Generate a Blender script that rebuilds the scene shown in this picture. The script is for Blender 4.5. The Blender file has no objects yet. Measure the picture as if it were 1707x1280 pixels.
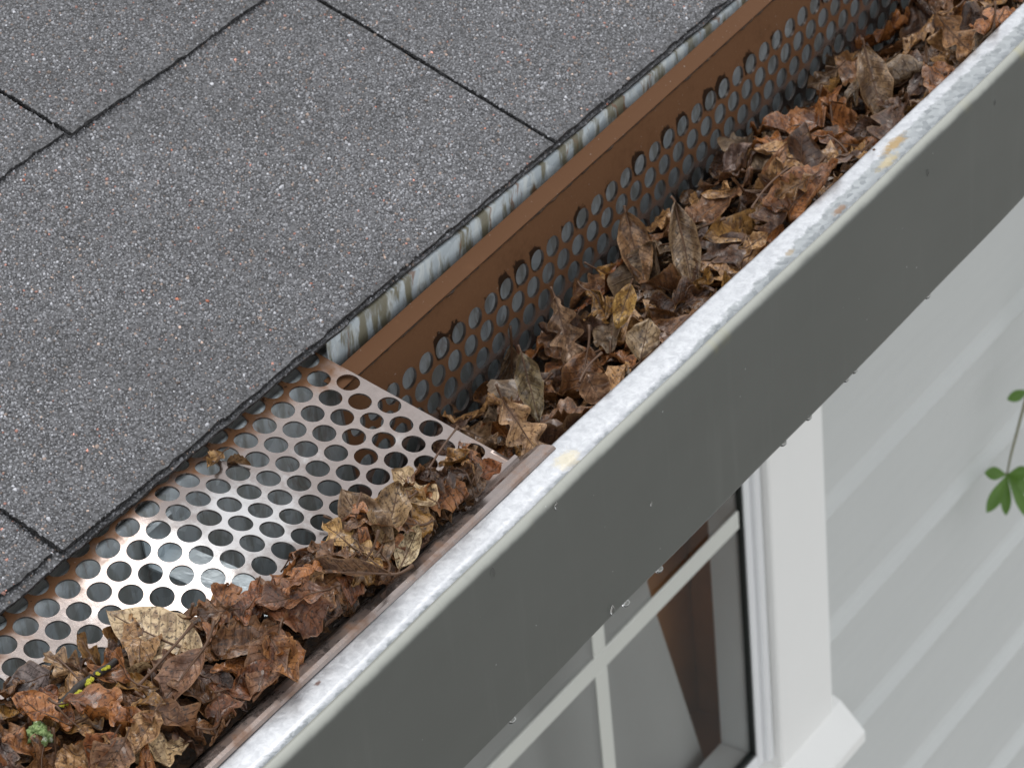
import bpy, math, random
import numpy as np
from mathutils import Vector, Matrix

# ------------------------------------------------------------------ camera, sky, sun, exposure
# Axes: +X runs along the eave away from the viewer, +Y into the house, +Z up.
# All coordinates below are written in millimetres and scaled to metres by MM.
MM = 0.001
scene = bpy.context.scene
COL = scene.collection
random.seed(7)
rng = np.random.default_rng(11)

CAM_R = ((0.5658808782, -0.8202637670, -0.0833437714),
         (-0.5109155501, -0.2695293632, -0.8162837883),
         (0.6471044215, 0.5045010158, -0.5716070265))
CAM_C = (-862.419, -776.844, 793.499)
cam = bpy.data.cameras.new('camera')
cam.sensor_width = 36.0
cam.lens = 36.0 * 5436.78 / 1707.0
cam.clip_start, cam.clip_end = 0.05, 2000.0
cam.dof.use_dof = True
cam.dof.focus_distance = 1.30
cam.dof.aperture_fstop = 42.0
cam_ob = bpy.data.objects.new('camera', cam)
COL.objects.link(cam_ob)
r0, r1, r2 = CAM_R
cam_ob.matrix_world = Matrix(((r0[0], -r1[0], -r2[0], CAM_C[0]*MM),
                              (r0[1], -r1[1], -r2[1], CAM_C[1]*MM),
                              (r0[2], -r1[2], -r2[2], CAM_C[2]*MM),
                              (0, 0, 0, 1)))
scene.camera = cam_ob

SUN_DIR = Vector((0.20, 0.20, 0.96)).normalized()      # towards the sun behind thin cloud
world = bpy.data.worlds.new('World'); scene.world = world; world.use_nodes = True
wn = world.node_tree; wn.nodes.clear()
w_out = wn.nodes.new('ShaderNodeOutputWorld'); w_bg = wn.nodes.new('ShaderNodeBackground')
sky = wn.nodes.new('ShaderNodeTexSky'); sky.sky_type = 'NISHITA'; sky.sun_disc = False
sky.sun_elevation = math.asin(SUN_DIR.z)
sky.sun_rotation = math.atan2(SUN_DIR.x, SUN_DIR.y)
sky.air_density = 1.0; sky.dust_density = 6.0; sky.ozone_density = 1.0
hs = wn.nodes.new('ShaderNodeHueSaturation'); hs.inputs['Saturation'].default_value = 0.16
wn.links.new(sky.outputs[0], hs.inputs['Color'])
cloud = wn.nodes.new('ShaderNodeMix'); cloud.data_type = 'RGBA'      # even cloud cover over the sky
cloud.inputs[0].default_value = 0.86
wn.links.new(hs.outputs[0], cloud.inputs[6]); cloud.inputs[7].default_value = (9.4, 9.6, 9.9, 1.0)
wn.links.new(cloud.outputs[2], w_bg.inputs['Color'])
w_bg.inputs['Strength'].default_value = 0.10
wn.links.new(w_bg.outputs[0], w_out.inputs[0])

sl = bpy.data.lights.new('sun', 'SUN'); sl.energy = 0.9; sl.angle = math.radians(30); sl.color = (1.0, 0.97, 0.93)
so = bpy.data.objects.new('sun', sl); COL.objects.link(so)
so.rotation_euler = SUN_DIR.to_track_quat('Z', 'Y').to_euler()

scene.render.engine = 'CYCLES'
scene.view_settings.view_transform = 'Standard'
scene.view_settings.look = 'None'
scene.view_settings.gamma = 1.0
scene.view_settings.use_curve_mapping = False
scene.view_settings.exposure = 0.30
scene.cycles.max_bounces = 8
scene.cycles.transparent_max_bounces = 12

# ------------------------------------------------------------------ helpers
class NT:
    """small node-graph helper"""
    def __init__(s, name):
        s.m = bpy.data.materials.new(name); s.m.use_nodes = True
        s.t = s.m.node_tree; s.t.nodes.clear()
        s.out = s.n('ShaderNodeOutputMaterial')
    def n(s, kind, **kw):
        nd = s.t.nodes.new(kind)
        for k, v in kw.items(): setattr(nd, k, v)
        return nd
    def link(s, a, b): s.t.links.new(a, b)
    def put(s, sock, v):
        if v is None: return
        if hasattr(v, 'is_linked') or isinstance(v, bpy.types.NodeSocket): s.link(v, sock)
        elif isinstance(v, (tuple, list)):
            sock.default_value = tuple(v) + (1.0,) if len(v) == 3 and len(sock.default_value) == 4 else tuple(v)
        else: sock.default_value = v
    def pos(s, scale=(1000, 1000, 1000)):
        g = s.n('ShaderNodeNewGeometry'); m = s.n('ShaderNodeVectorMath', operation='MULTIPLY')
        s.link(g.outputs['Position'], m.inputs[0]); m.inputs[1].default_value = scale
        return m.outputs[0]
    def sep(s, v):
        x = s.n('ShaderNodeSeparateXYZ'); s.link(v, x.inputs[0]); return x.outputs
    def comb(s, x, y, z):
        c = s.n('ShaderNodeCombineXYZ'); s.put(c.inputs[0], x); s.put(c.inputs[1], y); s.put(c.inputs[2], z); return c.outputs[0]
    def math(s, op, a, b=None, c=None, clamp=False):
        m = s.n('ShaderNodeMath', operation=op); m.use_clamp = clamp
        s.put(m.inputs[0], a); s.put(m.inputs[1], b)
        if c is not None: s.put(m.inputs[2], c)
        return m.outputs[0]
    def noise(s, vec, scale, detail=3.0, rough=0.55, dist=0.0, dims='3D'):
        n = s.n('ShaderNodeTexNoise'); n.noise_dimensions = dims
        s.put(n.inputs['Vector'], vec); s.put(n.inputs['Scale'], scale)
        n.inputs['Detail'].default_value = detail; n.inputs['Roughness'].default_value = rough; n.inputs['Distortion'].default_value = dist
        return n.outputs['Fac']
    def vor(s, vec, scale, feature='F1', out='Distance', rnd=1.0):
        n = s.n('ShaderNodeTexVoronoi'); n.feature = feature
        s.put(n.inputs['Vector'], vec); n.inputs['Scale'].default_value = scale; n.inputs['Randomness'].default_value = rnd
        return n.outputs[out]
    def step(s, v, lo, hi, a=0.0, b=1.0):
        m = s.n('ShaderNodeMapRange'); m.interpolation_type = 'SMOOTHSTEP'; m.clamp = True
        s.put(m.inputs[0], v); s.put(m.inputs[1], lo); s.put(m.inputs[2], hi); s.put(m.inputs[3], a); s.put(m.inputs[4], b)
        return m.outputs[0]
    def mix(s, f, a, b, mode='MIX'):
        m = s.n('ShaderNodeMix', data_type='RGBA', blend_type=mode)
        s.put(m.inputs[0], f); s.put(m.inputs[6], a); s.put(m.inputs[7], b); return m.outputs[2]
    def attr(s, name, out='Fac'):
        a = s.n('ShaderNodeAttribute'); a.attribute_name = name; return a.outputs[out]
    def uv(s):
        return s.n('ShaderNodeTexCoord').outputs['UV']
    def bump(s, h, strength=0.3, dist=0.001, normal=None):
        b = s.n('ShaderNodeBump'); b.inputs['Strength'].default_value = strength; b.inputs['Distance'].default_value = dist
        s.put(b.inputs['Height'], h)
        if normal is not None: s.link(normal, b.inputs['Normal'])
        return b.outputs[0]
    def bsdf(s, col, rough=0.5, metal=0.0, normal=None, spec=None, coat=None, coat_rough=0.1):
        p = s.n('ShaderNodeBsdfPrincipled')
        s.put(p.inputs['Base Color'], col); s.put(p.inputs['Roughness'], rough); s.put(p.inputs['Metallic'], metal)
        if normal is not None: s.link(normal, p.inputs['Normal'])
        if spec is not None: s.put(p.inputs['Specular IOR Level'], spec)
        if coat is not None:
            s.put(p.inputs['Coat Weight'], coat); s.put(p.inputs['Coat Roughness'], coat_rough)
        return p
    def done(s, shader):
        s.link(shader.outputs[0] if hasattr(shader, 'outputs') else shader, s.out.inputs[0]); return s.m

def wloc(o):
    v = Vector((0, 0, 0))
    while o is not None:
        v += o.location; o = o.parent
    return v

def mk(name, verts, faces, mat, parent=None, smooth=False, uv=None, attrs=None, origin=None, label=None, cat=None, group=None, kind=None):
    """one mesh object; verts in world millimetres"""
    v = np.asarray(verts, dtype=np.float64) * MM
    base = wloc(parent) if parent is not None else Vector((0, 0, 0))
    loc = Vector((0, 0, 0))
    if origin is not None:
        loc = Vector(origin) * MM - base
    off = np.array(base + loc)
    me = bpy.data.meshes.new(name)
    me.from_pydata((v - off).tolist(), [], faces if isinstance(faces, list) else faces.tolist())
    me.materials.append(mat)
    if uv is not None:
        lay = me.uv_layers.new(name='UVMap'); idx = np.empty(len(me.loops), dtype=np.int32)
        me.loops.foreach_get('vertex_index', idx)
        lay.data.foreach_set('uv', np.asarray(uv, dtype=np.float32)[idx].ravel())
    if attrs:
        for k, a in attrs.items():
            a = np.asarray(a, dtype=np.float32)
            if a.ndim == 1:
                at = me.attributes.new(k, 'FLOAT', 'POINT'); at.data.foreach_set('value', a)
            else:
                at = me.attributes.new(k, 'FLOAT_COLOR', 'POINT'); at.data.foreach_set('color', a.ravel())
    if smooth: me.polygons.foreach_set('use_smooth', [True] * len(me.polygons))
    me.update()
    o = bpy.data.objects.new(name, me); COL.objects.link(o); o.location = loc
    if parent is not None: o.parent = parent
    tag(o, label, cat, group, kind)
    return o

def tag(o, label=None, cat=None, group=None, kind=None):
    if label: o['label'] = label
    if cat: o['category'] = cat
    if group: o['group'] = group
    if kind: o['kind'] = kind
    return o

def thing(name, loc, label, cat, group=None, kind=None):
    o = bpy.data.objects.new(name, None); COL.objects.link(o)
    o.location = Vector(loc) * MM; o.empty_display_size = 0.02
    return tag(o, label, cat, group, kind)

def boxm(x0, x1, y0, y1, z0, z1, bev=0.0):
    """box (optionally chamfered along its long edges)"""
    if bev <= 0:
        v = [(x, y, z) for x in (x0, x1) for y in (y0, y1) for z in (z0, z1)]
        f = [(0, 1, 3, 2), (4, 6, 7, 5), (0, 4, 5, 1), (2, 3, 7, 6), (0, 2, 6, 4), (1, 5, 7, 3)]
        return v, f
    b = bev; v = []; 
    for x, i in ((x0, 0), (x0 + b, 1), (x1 - b, 1), (x1, 0)):
        k = 0 if i else b
        for y, z in ((y0 + k, z0 + b + k), (y0 + b + k, z0 + k), (y1 - b - k, z0 + k), (y1 - k, z0 + b + k), (y1 - k, z1 - b - k), (y1 - b - k, z1 - k), (y0 + b + k, z1 - k), (y0 + k, z1 - b - k)):
            v.append((x, y, z))
    f = [tuple(reversed(range(8))), tuple(range(24, 32))]
    for r in range(3):
        for j in range(8):
            f.append((r*8 + j, r*8 + (j+1) % 8, r*8 + 8 + (j+1) % 8, r*8 + 8 + j))
    return v, f

def extrude_x(prof, xs, wob=None, close=False):
    """profile [(y,z)...] swept along the x stations"""
    n = len(prof); V = []; F = []
    for x in xs:
        for i, (y, z) in enumerate(prof):
            if wob: dy, dz = wob(x, i)
            else: dy = dz = 0
            V.append((x, y + dy, z + dz))
    m = n if close else n - 1
    for a in range(len(xs) - 1):
        for i in range(m):
            j = (i + 1) % n
            F.append((a*n + i, a*n + j, (a+1)*n + j, (a+1)*n + i))
    return V, F

def tube(pts, rads, sides=6, cap=True):
    pts = [Vector(p) for p in pts]; V = []; F = []
    for i, p in enumerate(pts):
        d = (pts[min(i+1, len(pts)-1)] - pts[max(i-1, 0)]).normalized()
        a = d.cross(Vector((0.31, 0.17, 0.93)));  a.normalize(); b = d.cross(a)
        for k in range(sides):
            t = 2*math.pi*k/sides
            V.append(tuple(p + (a*math.cos(t) + b*math.sin(t)) * rads[i]))
    for i in range(len(pts)-1):
        for k in range(sides):
            F.append((i*sides + k, i*sides + (k+1) % sides, (i+1)*sides + (k+1) % sides, (i+1)*sides + k))
    if cap:
        F.append(tuple(reversed(range(sides)))); F.append(tuple(range((len(pts)-1)*sides, len(pts)*sides)))
    return V, F

def thick_profile(prof, t):
    """closed outline of a thin sheet following an open profile, t thick on its left side"""
    P = [Vector((a, b)) for a, b in prof]; off = []
    for i, p in enumerate(P):
        d = (P[min(i+1, len(P)-1)] - P[max(i-1, 0)]).normalized()
        off.append(p + Vector((-d.y, d.x)) * t)
    return [tuple(p) for p in P] + [tuple(p) for p in reversed(off)]

def arc(cy, cz, r, a0, a1, n):
    return [(cy + r*math.cos(math.radians(a0 + (a1-a0)*i/n)), cz + r*math.sin(math.radians(a0 + (a1-a0)*i/n))) for i in range(n+1)]

# ------------------------------------------------------------------ materials
def m_granule():
    t = NT('shingle_granules')
    c = t.attr('Col', 'Color')
    p = t.bsdf(c, 0.42, spec=0.6)
    return t.done(p)
def m_shingle():
    t = NT('asphalt_shingle')
    P = t.pos()
    cell = t.vor(P, 0.75, out='Color'); x = t.sep(cell)[0]
    d = t.vor(P, 0.75)
    col = t.mix(t.step(x, 0.2, 1.0), (0.050, 0.050, 0.053), (0.145, 0.146, 0.155))
    col = t.mix(t.step(t.noise(P, 0.05, 4), 0.35, 0.7), col, t.mix(0.35, col, (0.02, 0.02, 0.02)))
    p = t.bsdf(col, 0.6, normal=t.bump(t.math('SUBTRACT', 1.0, d), 0.7, 0.0008))
    return t.done(p)
def m_edge():
    t = NT('asphalt_core')
    P = t.pos()
    n = t.noise(P, 0.9, 4)
    p = t.bsdf(t.mix(t.step(n, 0.4, 0.75), (0.010, 0.010, 0.010), (0.13, 0.13, 0.135)), 0.5, normal=t.bump(n, 0.9, 0.0015))
    return t.done(p)
def m_galv(name, dark=1.0, streak=1.0, rough=0.5, metal=0.55):
    """old galvanised steel: spangle, chalky run-off streaks, olive and rust stain"""
    t = NT(name)
    P = t.pos()
    X, Y, Z = t.sep(P)
    warp = t.noise(P, 0.05, 2)
    sp = t.sep(t.vor(P, 0.16, out='Color'))[0]
    base = t.mix(sp, (0.27*dark, 0.305*dark, 0.325*dark), (0.40*dark, 0.44*dark, 0.46*dark))
    st = t.comb(t.math('ADD', t.math('MULTIPLY', X, 0.13), t.math('MULTIPLY', warp, 2.0)), t.math('MULTIPLY', Y, 0.05), t.math('MULTIPLY', Z, 0.022))
    s1 = t.noise(st, 1.0, 3, 0.6)
    s2 = t.noise(t.comb(t.math('ADD', t.math('MULTIPLY', X, 0.125), 31.0), t.math('MULTIPLY', Y, 0.05), t.math('MULTIPLY', Z, 0.03)), 1.0, 4, 0.6)
    f1 = t.math('MULTIPLY', t.step(s1, 0.50, 0.62), 0.75*streak)
    f2 = t.math('MULTIPLY', t.step(s2, 0.47, 0.60), 0.75*streak)
    col = t.mix(f1, base, (0.47, 0.50, 0.495))
    col = t.mix(f2, col, (0.115, 0.095, 0.04))
    rust = t.math('MULTIPLY', t.step(t.noise(st, 1.7, 4, 0.65), 0.58, 0.68), 0.65*streak)
    col = t.mix(rust, col, (0.16, 0.065, 0.02))
    h = t.math('ADD', t.math('MULTIPLY', s1, 1.0), t.math('MULTIPLY', t.noise(P, 0.5, 4), 0.25))
    rg = t.math('ADD', t.math('MULTIPLY', t.noise(P, 0.2, 3), 0.25), rough - 0.1)
    me = t.math('MULTIPLY', t.math('SUBTRACT', 1.0, t.math('MAXIMUM', f1, f2)), metal)
    p = t.bsdf(col, rg, me, normal=t.bump(h, 0.35, 0.002))
    return t.done(p)
def m_lip():
    """bright frosty galvanised lip, greyer spangle band outwards, yellow stain spots"""
    t = NT('galvanised_lip')
    P = t.pos(); X, Y, Z = t.sep(P)
    frost = t.noise(P, 0.24, 6, 0.72, 0.5)
    sp = t.sep(t.vor(t.comb(X, t.math('MULTIPLY', Y, 1.4), Z), 0.30, out='Color'))[0]
    bright = t.mix(t.step(frost, 0.35, 0.65), (0.52, 0.535, 0.56), (0.655, 0.67, 0.695))
    grey = t.mix(sp, (0.20, 0.22, 0.23), (0.38, 0.405, 0.415))
    edge = t.math('ADD', Y, t.math('MULTIPLY', t.math('SUBTRACT', t.noise(P, 0.18, 4, 0.6), 0.5), 9.0))
    # the grey band widens away from the viewer, where the zinc is still bare
    lim = t.math('ADD', t.math('MULTIPLY', t.step(X, 20, 330), 8.5), -121.5)
    band = t.math('MULTIPLY', t.step(t.math('SUBTRACT', edge, lim), 1.2, -1.2), 0.85)
    col = t.mix(band, bright, grey)
    def spot(cx, cy, rx, ry, amt, c, col):
        dx = t.math('DIVIDE', t.math('SUBTRACT', X, cx), rx); dy = t.math('DIVIDE', t.math('SUBTRACT', Y, cy), ry)
        d = t.math('SQRT', t.math('ADD', t.math('MULTIPLY', dx, dx), t.math('MULTIPLY', dy, dy)))
        d = t.math('ADD', d, t.math('MULTIPLY', t.math('SUBTRACT', t.noise(P, 0.35, 4, 0.7), 0.5), 1.6))
        return t.mix(t.math('MULTIPLY', t.step(d, 1.0, 0.35), amt), col, c)
    for a in ((16, -117, 9, 7, 0.5, (0.68, 0.58, 0.34)), (300, -114, 14, 4, 0.8, (0.42, 0.27, 0.09)), (285, -119, 12, 3.5, 0.6, (0.55, 0.43, 0.2)),
              (238, -120, 7, 2.5, 0.8, (0.28, 0.17, 0.1)), (196, -118, 5, 2, 0.6, (0.4, 0.3, 0.18)), (-150, -112, 2.2, 1.5, 0.9, (0.2, 0.12, 0.1))):
        col = spot(*a, col)
    speck = t.math('MULTIPLY', t.step(t.noise(P, 0.9, 3), 0.70, 0.76), 0.5)
    col = t.mix(speck, col, (0.33, 0.33, 0.32))
    rg = t.math('ADD', t.math('MULTIPLY', frost, 0.3), 0.22)
    p = t.bsdf(col, rg, t.math('SUBTRACT', 0.75, t.math('MULTIPLY', band, 0.2)), normal=t.bump(t.math('ADD', frost, t.math('MULTIPLY', sp, 0.4)), 0.13, 0.0010))
    return t.done(p)
def m_face():
    t = NT('grey_gutter_paint')
    P = t.pos(); X, Y, Z = t.sep(P)
    n = t.noise(t.comb(t.math('MULTIPLY', X, 0.012), 0.0, t.math('MULTIPLY', Z, 0.03)), 1.0, 4)
    col = t.mix(n, (0.094, 0.099, 0.090), (0.116, 0.121, 0.111))
    pale_edge = t.step(t.math('ADD', Z, t.math('MULTIPLY', t.math('SUBTRACT', t.noise(P, 0.06, 3), 0.5), 2.0)), -16.8, -14.0)      # paint turns paler towards the top of the rolled edge
    col = t.mix(t.math('MULTIPLY', pale_edge, 0.8), col, (0.40, 0.41, 0.37))
    sp = t.math('MULTIPLY', t.step(t.noise(P, 0.33, 2, 0.3), 0.775, 0.80), 0.6)
    col = t.mix(sp, col, (0.5, 0.52, 0.5))
    # yellow drip stain where the roll meets the face
    st = t.math('MULTIPLY', t.step(t.noise(t.comb(t.math('MULTIPLY', X, 0.028), 4.0, 0.0), 1.0, 3), 0.58, 0.78), t.step(Z, -21.0, -15.0))
    col = t.mix(t.math('MULTIPLY', st, 0.55), col, (0.48, 0.42, 0.13))
    run = t.noise(t.comb(t.math('MULTIPLY', X, 0.10), 7.0, t.math('MULTIPLY', Z, 0.008)), 1.0, 4, 0.6)
    col = t.mix(t.math('MULTIPLY', t.step(run, 0.52, 0.75), 0.20), col, (0.16, 0.167, 0.155))
    fine = t.math('ADD', t.noise(P, 2.2, 2), t.math('MULTIPLY', t.noise(P, 0.02, 3), 3.0))
    p = t.bsdf(col, 0.33, normal=t.bump(fine, 0.06, 0.0004), spec=0.5)
    return t.done(p)
def m_guard():
    """perforated guard: bare metal worn through a brown film; attributes carry stain, a painted highlight and grime"""
    t = NT('worn_perforated_metal')
    P = t.pos()
    stain = t.attr('stain'); grime = t.attr('grime')
    n1 = t.noise(P, 0.045, 4, 0.6); n2 = t.noise(P, 0.22, 4, 0.65); n3 = t.noise(P, 0.7, 3, 0.6)
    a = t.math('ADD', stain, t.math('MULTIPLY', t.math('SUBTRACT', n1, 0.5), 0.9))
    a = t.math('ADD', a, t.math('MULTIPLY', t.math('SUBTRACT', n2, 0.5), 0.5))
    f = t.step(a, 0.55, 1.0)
    bare_highlight = t.mix(n2, (0.56, 0.545, 0.54), (0.74, 0.73, 0.725))
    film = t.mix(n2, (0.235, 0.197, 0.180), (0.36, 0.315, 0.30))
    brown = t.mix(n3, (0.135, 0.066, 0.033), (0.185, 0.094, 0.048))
    col = t.mix(t.step(a, 0.0, 0.42), bare_highlight, film)
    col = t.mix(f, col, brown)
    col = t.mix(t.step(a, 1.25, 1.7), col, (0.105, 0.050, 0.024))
    g = t.step(t.math('ADD', grime, t.math('MULTIPLY', t.math('SUBTRACT', t.noise(P, 0.30, 5, 0.7), 0.5), 2.2)), 0.45, 0.70)
    col = t.mix(t.math('MULTIPLY', g, 0.93), col, (0.018, 0.010, 0.006))
    dust = t.math('MULTIPLY', t.step(t.noise(P, 0.8, 2, 0.4), 0.745, 0.77), 0.5)
    col = t.mix(dust, col, (0.5, 0.48, 0.45))
    metal = t.math('SUBTRACT', 0.92, t.math('MULTIPLY', f, 0.86))
    rg = t.math('ADD', t.math('ADD', t.math('MULTIPLY', f, 0.42), 0.14), t.math('MULTIPLY', n3, 0.12))
    p = t.bsdf(col, rg, metal, normal=t.bump(n2, 0.10, 0.0008), spec=t.math('SUBTRACT', 0.4, t.math('MULTIPLY', f, 0.3)))
    return t.done(p)
def m_leaf():
    t = NT('wet_dead_leaf')
    oi = t.n('ShaderNodeObjectInfo'); c0 = oi.outputs['Color']; rnd = oi.outputs['Random']
    uv = t.uv(); U, S, _ = t.sep(uv)                       # U along the leaf in units of 10 mm, S across -1..1
    off = t.math('MULTIPLY', rnd, 97.0)
    q = t.n('ShaderNodeTexCoord').outputs['Object']
    m = t.n('ShaderNodeVectorMath', operation='MULTIPLY'); t.link(q, m.inputs[0]); m.inputs[1].default_value = (1000, 1000, 1000)
    a = t.n('ShaderNodeVectorMath', operation='ADD'); t.link(m.outputs[0], a.inputs[0]); t.link(t.comb(off, off, off), a.inputs[1])
    P = a.outputs[0]
    big = t.noise(P, 0.09, 3, 0.6, 0.6); mid = t.noise(P, 0.28, 4, 0.7, 0.4); fine = t.noise(P, 1.1, 3, 0.6)
    dark = t.mix(1.0, c0, (0.26, 0.20, 0.17), 'MULTIPLY')
    col = t.mix(t.math('MULTIPLY', t.step(big, 0.42, 0.68), 0.72), c0, dark)
    col = t.mix(t.math('MULTIPLY', t.step(mid, 0.46, 0.62), 0.85), col, dark)
    col = t.mix(t.math('MULTIPLY', t.step(mid, 0.44, 0.30), 0.45), col, t.mix(0.40, c0, (0.66, 0.42, 0.20)))
    spots = t.math('MULTIPLY', t.step(t.noise(P, 0.75, 2, 0.4), 0.60, 0.68), 0.8)
    col = t.mix(spots, col, (0.022, 0.014, 0.010))
    # side veins: chevrons running out from the midrib
    aS = t.math('ABSOLUTE', S)
    ph = t.math('FRACT', t.math('MULTIPLY', t.math('SUBTRACT', U, t.math('MULTIPLY', aS, 0.65)), 2.6))
    vein = t.math('MULTIPLY', t.step(t.math('ABSOLUTE', t.math('SUBTRACT', ph, 0.5)), 0.09, 0.02), t.step(aS, 0.98, 0.75))
    col = t.mix(t.math('MULTIPLY', vein, 0.32), col, t.mix(0.5, c0, (0.06, 0.03, 0.015)))
    rim = t.math('MULTIPLY', t.step(t.math('ADD', aS, t.math('MULTIPLY', t.math('SUBTRACT', mid, 0.5), 0.25)), 0.86, 0.99), 0.35)
    col = t.mix(rim, col, t.mix(0.4, c0, (0.45, 0.27, 0.12)))
    hgt = t.math('ADD', t.math('MULTIPLY', vein, 0.55), t.math('ADD', t.math('MULTIPLY', mid, 0.7), t.math('MULTIPLY', fine, 0.2)))
    rg = t.step(t.math('ADD', mid, t.math('MULTIPLY', t.math('SUBTRACT', rnd, 0.5), 0.35)), 0.3, 0.75, 0.18, 0.55)
    nm = t.bump(hgt, 0.8, 0.0016)
    wet = t.step(t.noise(P, 0.12, 3, 0.6), 0.42, 0.62, 0.0, 0.55)
    p = t.bsdf(col, rg, normal=nm, spec=0.45, coat=wet, coat_rough=0.09)
    tr = t.n('ShaderNodeBsdfTranslucent'); t.put(tr.inputs[0], t.mix(0.3, col, (0.4, 0.16, 0.04)))
    mx = t.n('ShaderNodeMixShader'); mx.inputs[0].default_value = 0.07
    t.link(p.outputs[0], mx.inputs[1]); t.link(tr.outputs[0], mx.inputs[2])
    return t.done(mx)
def m_plain(name, col, rough=0.5, metal=0.0, var=0.25, scale=0.05, bump=0.1, spec=None):
    t = NT(name)
    P = t.pos(); n = t.noise(P, scale, 4, 0.6)
    dk = tuple(c*(1-var) for c in col)
    p = t.bsdf(t.mix(n, dk, tuple(min(1, c*(1+var*0.6)) for c in col)), rough, metal, normal=t.bump(t.noise(P, scale*8, 3), bump, 0.001), spec=spec)
    return t.done(p)
def m_siding():
    t = NT('painted_siding')
    P = t.pos(); X, Y, Z = t.sep(P)
    g = t.noise(t.comb(t.math('MULTIPLY', X, 0.006), 0.0, t.math('MULTIPLY', Z, 0.09)), 1.0, 5, 0.65)
    b = t.noise(P, 0.006, 3)
    col = t.mix(g, (0.585, 0.60, 0.59), (0.655, 0.67, 0.655))
    col = t.mix(t.math('MULTIPLY', b, 0.3), col, (0.50, 0.525, 0.52))
    p = t.bsdf(col, 0.55, normal=t.bump(t.math('ADD', g, t.math('MULTIPLY', t.noise(P, 0.03, 4), 0.6)), 0.25, 0.004))
    return t.done(p)
def m_glass():
    t = NT('window_glass')
    lw = t.n('ShaderNodeFresnel'); lw.inputs[0].default_value = 1.5
    tr = t.n('ShaderNodeBsdfTransparent'); tr.inputs[0].default_value = (0.90, 0.93, 0.92, 1)
    gl = t.n('ShaderNodeBsdfGlossy'); gl.inputs['Roughness'].default_value = 0.02
    mx = t.n('ShaderNodeMixShader'); f = t.math('MULTIPLY', lw.outputs[0], 0.8, clamp=True)
    t.link(f, mx.inputs[0]); t.link(tr.outputs[0], mx.inputs[1]); t.link(gl.outputs[0], mx.inputs[2])
    return t.done(mx)
def m_water():
    t = NT('water')
    p = t.bsdf((1, 1, 1), 0.02); p.inputs['Transmission Weight'].default_value = 1.0; p.inputs['IOR'].default_value = 1.33
    return t.done(p)
def m_litter():
    t = NT('wet_leaf_mould')
    P = t.pos(); n = t.noise(P, 0.35, 5, 0.7)
    p = t.bsdf(t.mix(t.step(n, 0.35, 0.7), (0.012, 0.008, 0.005), (0.085, 0.042, 0.018)), t.step(n, 0.3, 0.7, 0.25, 0.7), normal=t.bump(n, 0.9, 0.003))
    return t.done(p)
def m_lichen(name, a, b, c):
    t = NT(name)
    P = t.pos(); n = t.noise(P, 0.9, 4, 0.7); k = t.noise(P, 0.35, 3)
    col = t.mix(t.step(n, 0.35, 0.6), a, b); col = t.mix(t.step(k, 0.56, 0.66), col, c)
    return t.done(t.bsdf(col, 0.7, normal=t.bump(n, 0.8, 0.001)))
def m_green():
    t = NT('green_leaf')
    P = t.pos(); n = t.noise(P, 0.08, 3)
    col = t.mix(n, (0.06, 0.135, 0.015), (0.12, 0.23, 0.03))
    p = t.bsdf(col, 0.4)
    tr = t.n('ShaderNodeBsdfTranslucent'); t.put(tr.inputs[0], (0.12, 0.3, 0.03))
    mx = t.n('ShaderNodeMixShader'); mx.inputs[0].default_value = 0.2
    t.link(p.outputs[0], mx.inputs[1]); t.link(tr.outputs[0], mx.inputs[2])
    return t.done(mx)

M = dict(granule=m_granule(), shingle=m_shingle(), core=m_edge(), back=m_galv('galvanised_back', 1.12, 1.15, 0.5, 0.1), back_brightened=m_galv('galvanised_back_brightened', 1.75, 0.55, 0.5, 0.05), floor=m_galv('galvanised_trough', 1.1, 0.35, 0.5, 0.3),
         strap=m_galv('galvanised_strap', 1.9, 0.1, 0.38, 0.8), lip=m_lip(), face=m_face(), guard=m_guard(), leaf=m_leaf(), litter=m_litter(), siding=m_siding(),
         trim=m_plain('white_trim_paint', (0.95, 0.95, 0.93), 0.45, var=0.02, scale=0.02, bump=0.25),
         vinyl=m_plain('white_vinyl', (0.84, 0.85, 0.86), 0.3, var=0.03, scale=0.02, bump=0.03),
         gasket=m_plain('black_gasket', (0.012, 0.016, 0.014), 0.5, var=0.2), muntin=m_plain('pale_grille', (0.66, 0.67, 0.62), 0.4, var=0.04, scale=0.02, bump=0.03),
         glass=m_glass(), water=m_water(), wood=m_plain('brown_wood', (0.55, 0.24, 0.085), 0.5, var=0.5, scale=0.012), floorwood=m_plain('floor_boards', (0.50, 0.25, 0.11), 0.4, var=0.3, scale=0.01),
         curtain=m_plain('pale_curtain', (0.52, 0.50, 0.49), 0.8, var=0.06, scale=0.01), room=m_plain('room_paint', (0.42, 0.38, 0.33), 0.7, var=0.05, scale=0.01),
         deck=m_plain('roof_deck_wood', (0.22, 0.15, 0.09), 0.8), fascia=m_plain('fascia_paint', (0.55, 0.56, 0.54), 0.6, var=0.1), ground=m_plain('pale_paving', (0.23, 0.225, 0.21), 0.8, var=0.25, scale=0.002),
         twig=m_plain('dark_twig', (0.035, 0.028, 0.024), 0.6, var=0.4, scale=0.4, bump=0.6), stalk=m_plain('leaf_stalk', (0.10, 0.048, 0.022), 0.45, var=0.4, scale=0.2),
         yellow=m_lichen('yellow_lichen', (0.42, 0.40, 0.02), (0.60, 0.56, 0.05), (0.55, 0.36, 0.02)),
         green_lichen=m_lichen('pale_green_lichen', (0.10, 0.17, 0.045), (0.30, 0.40, 0.16), (0.66, 0.70, 0.58)), green=m_green(),
         stem=m_plain('green_stem', (0.16, 0.15, 0.06), 0.5))

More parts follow.
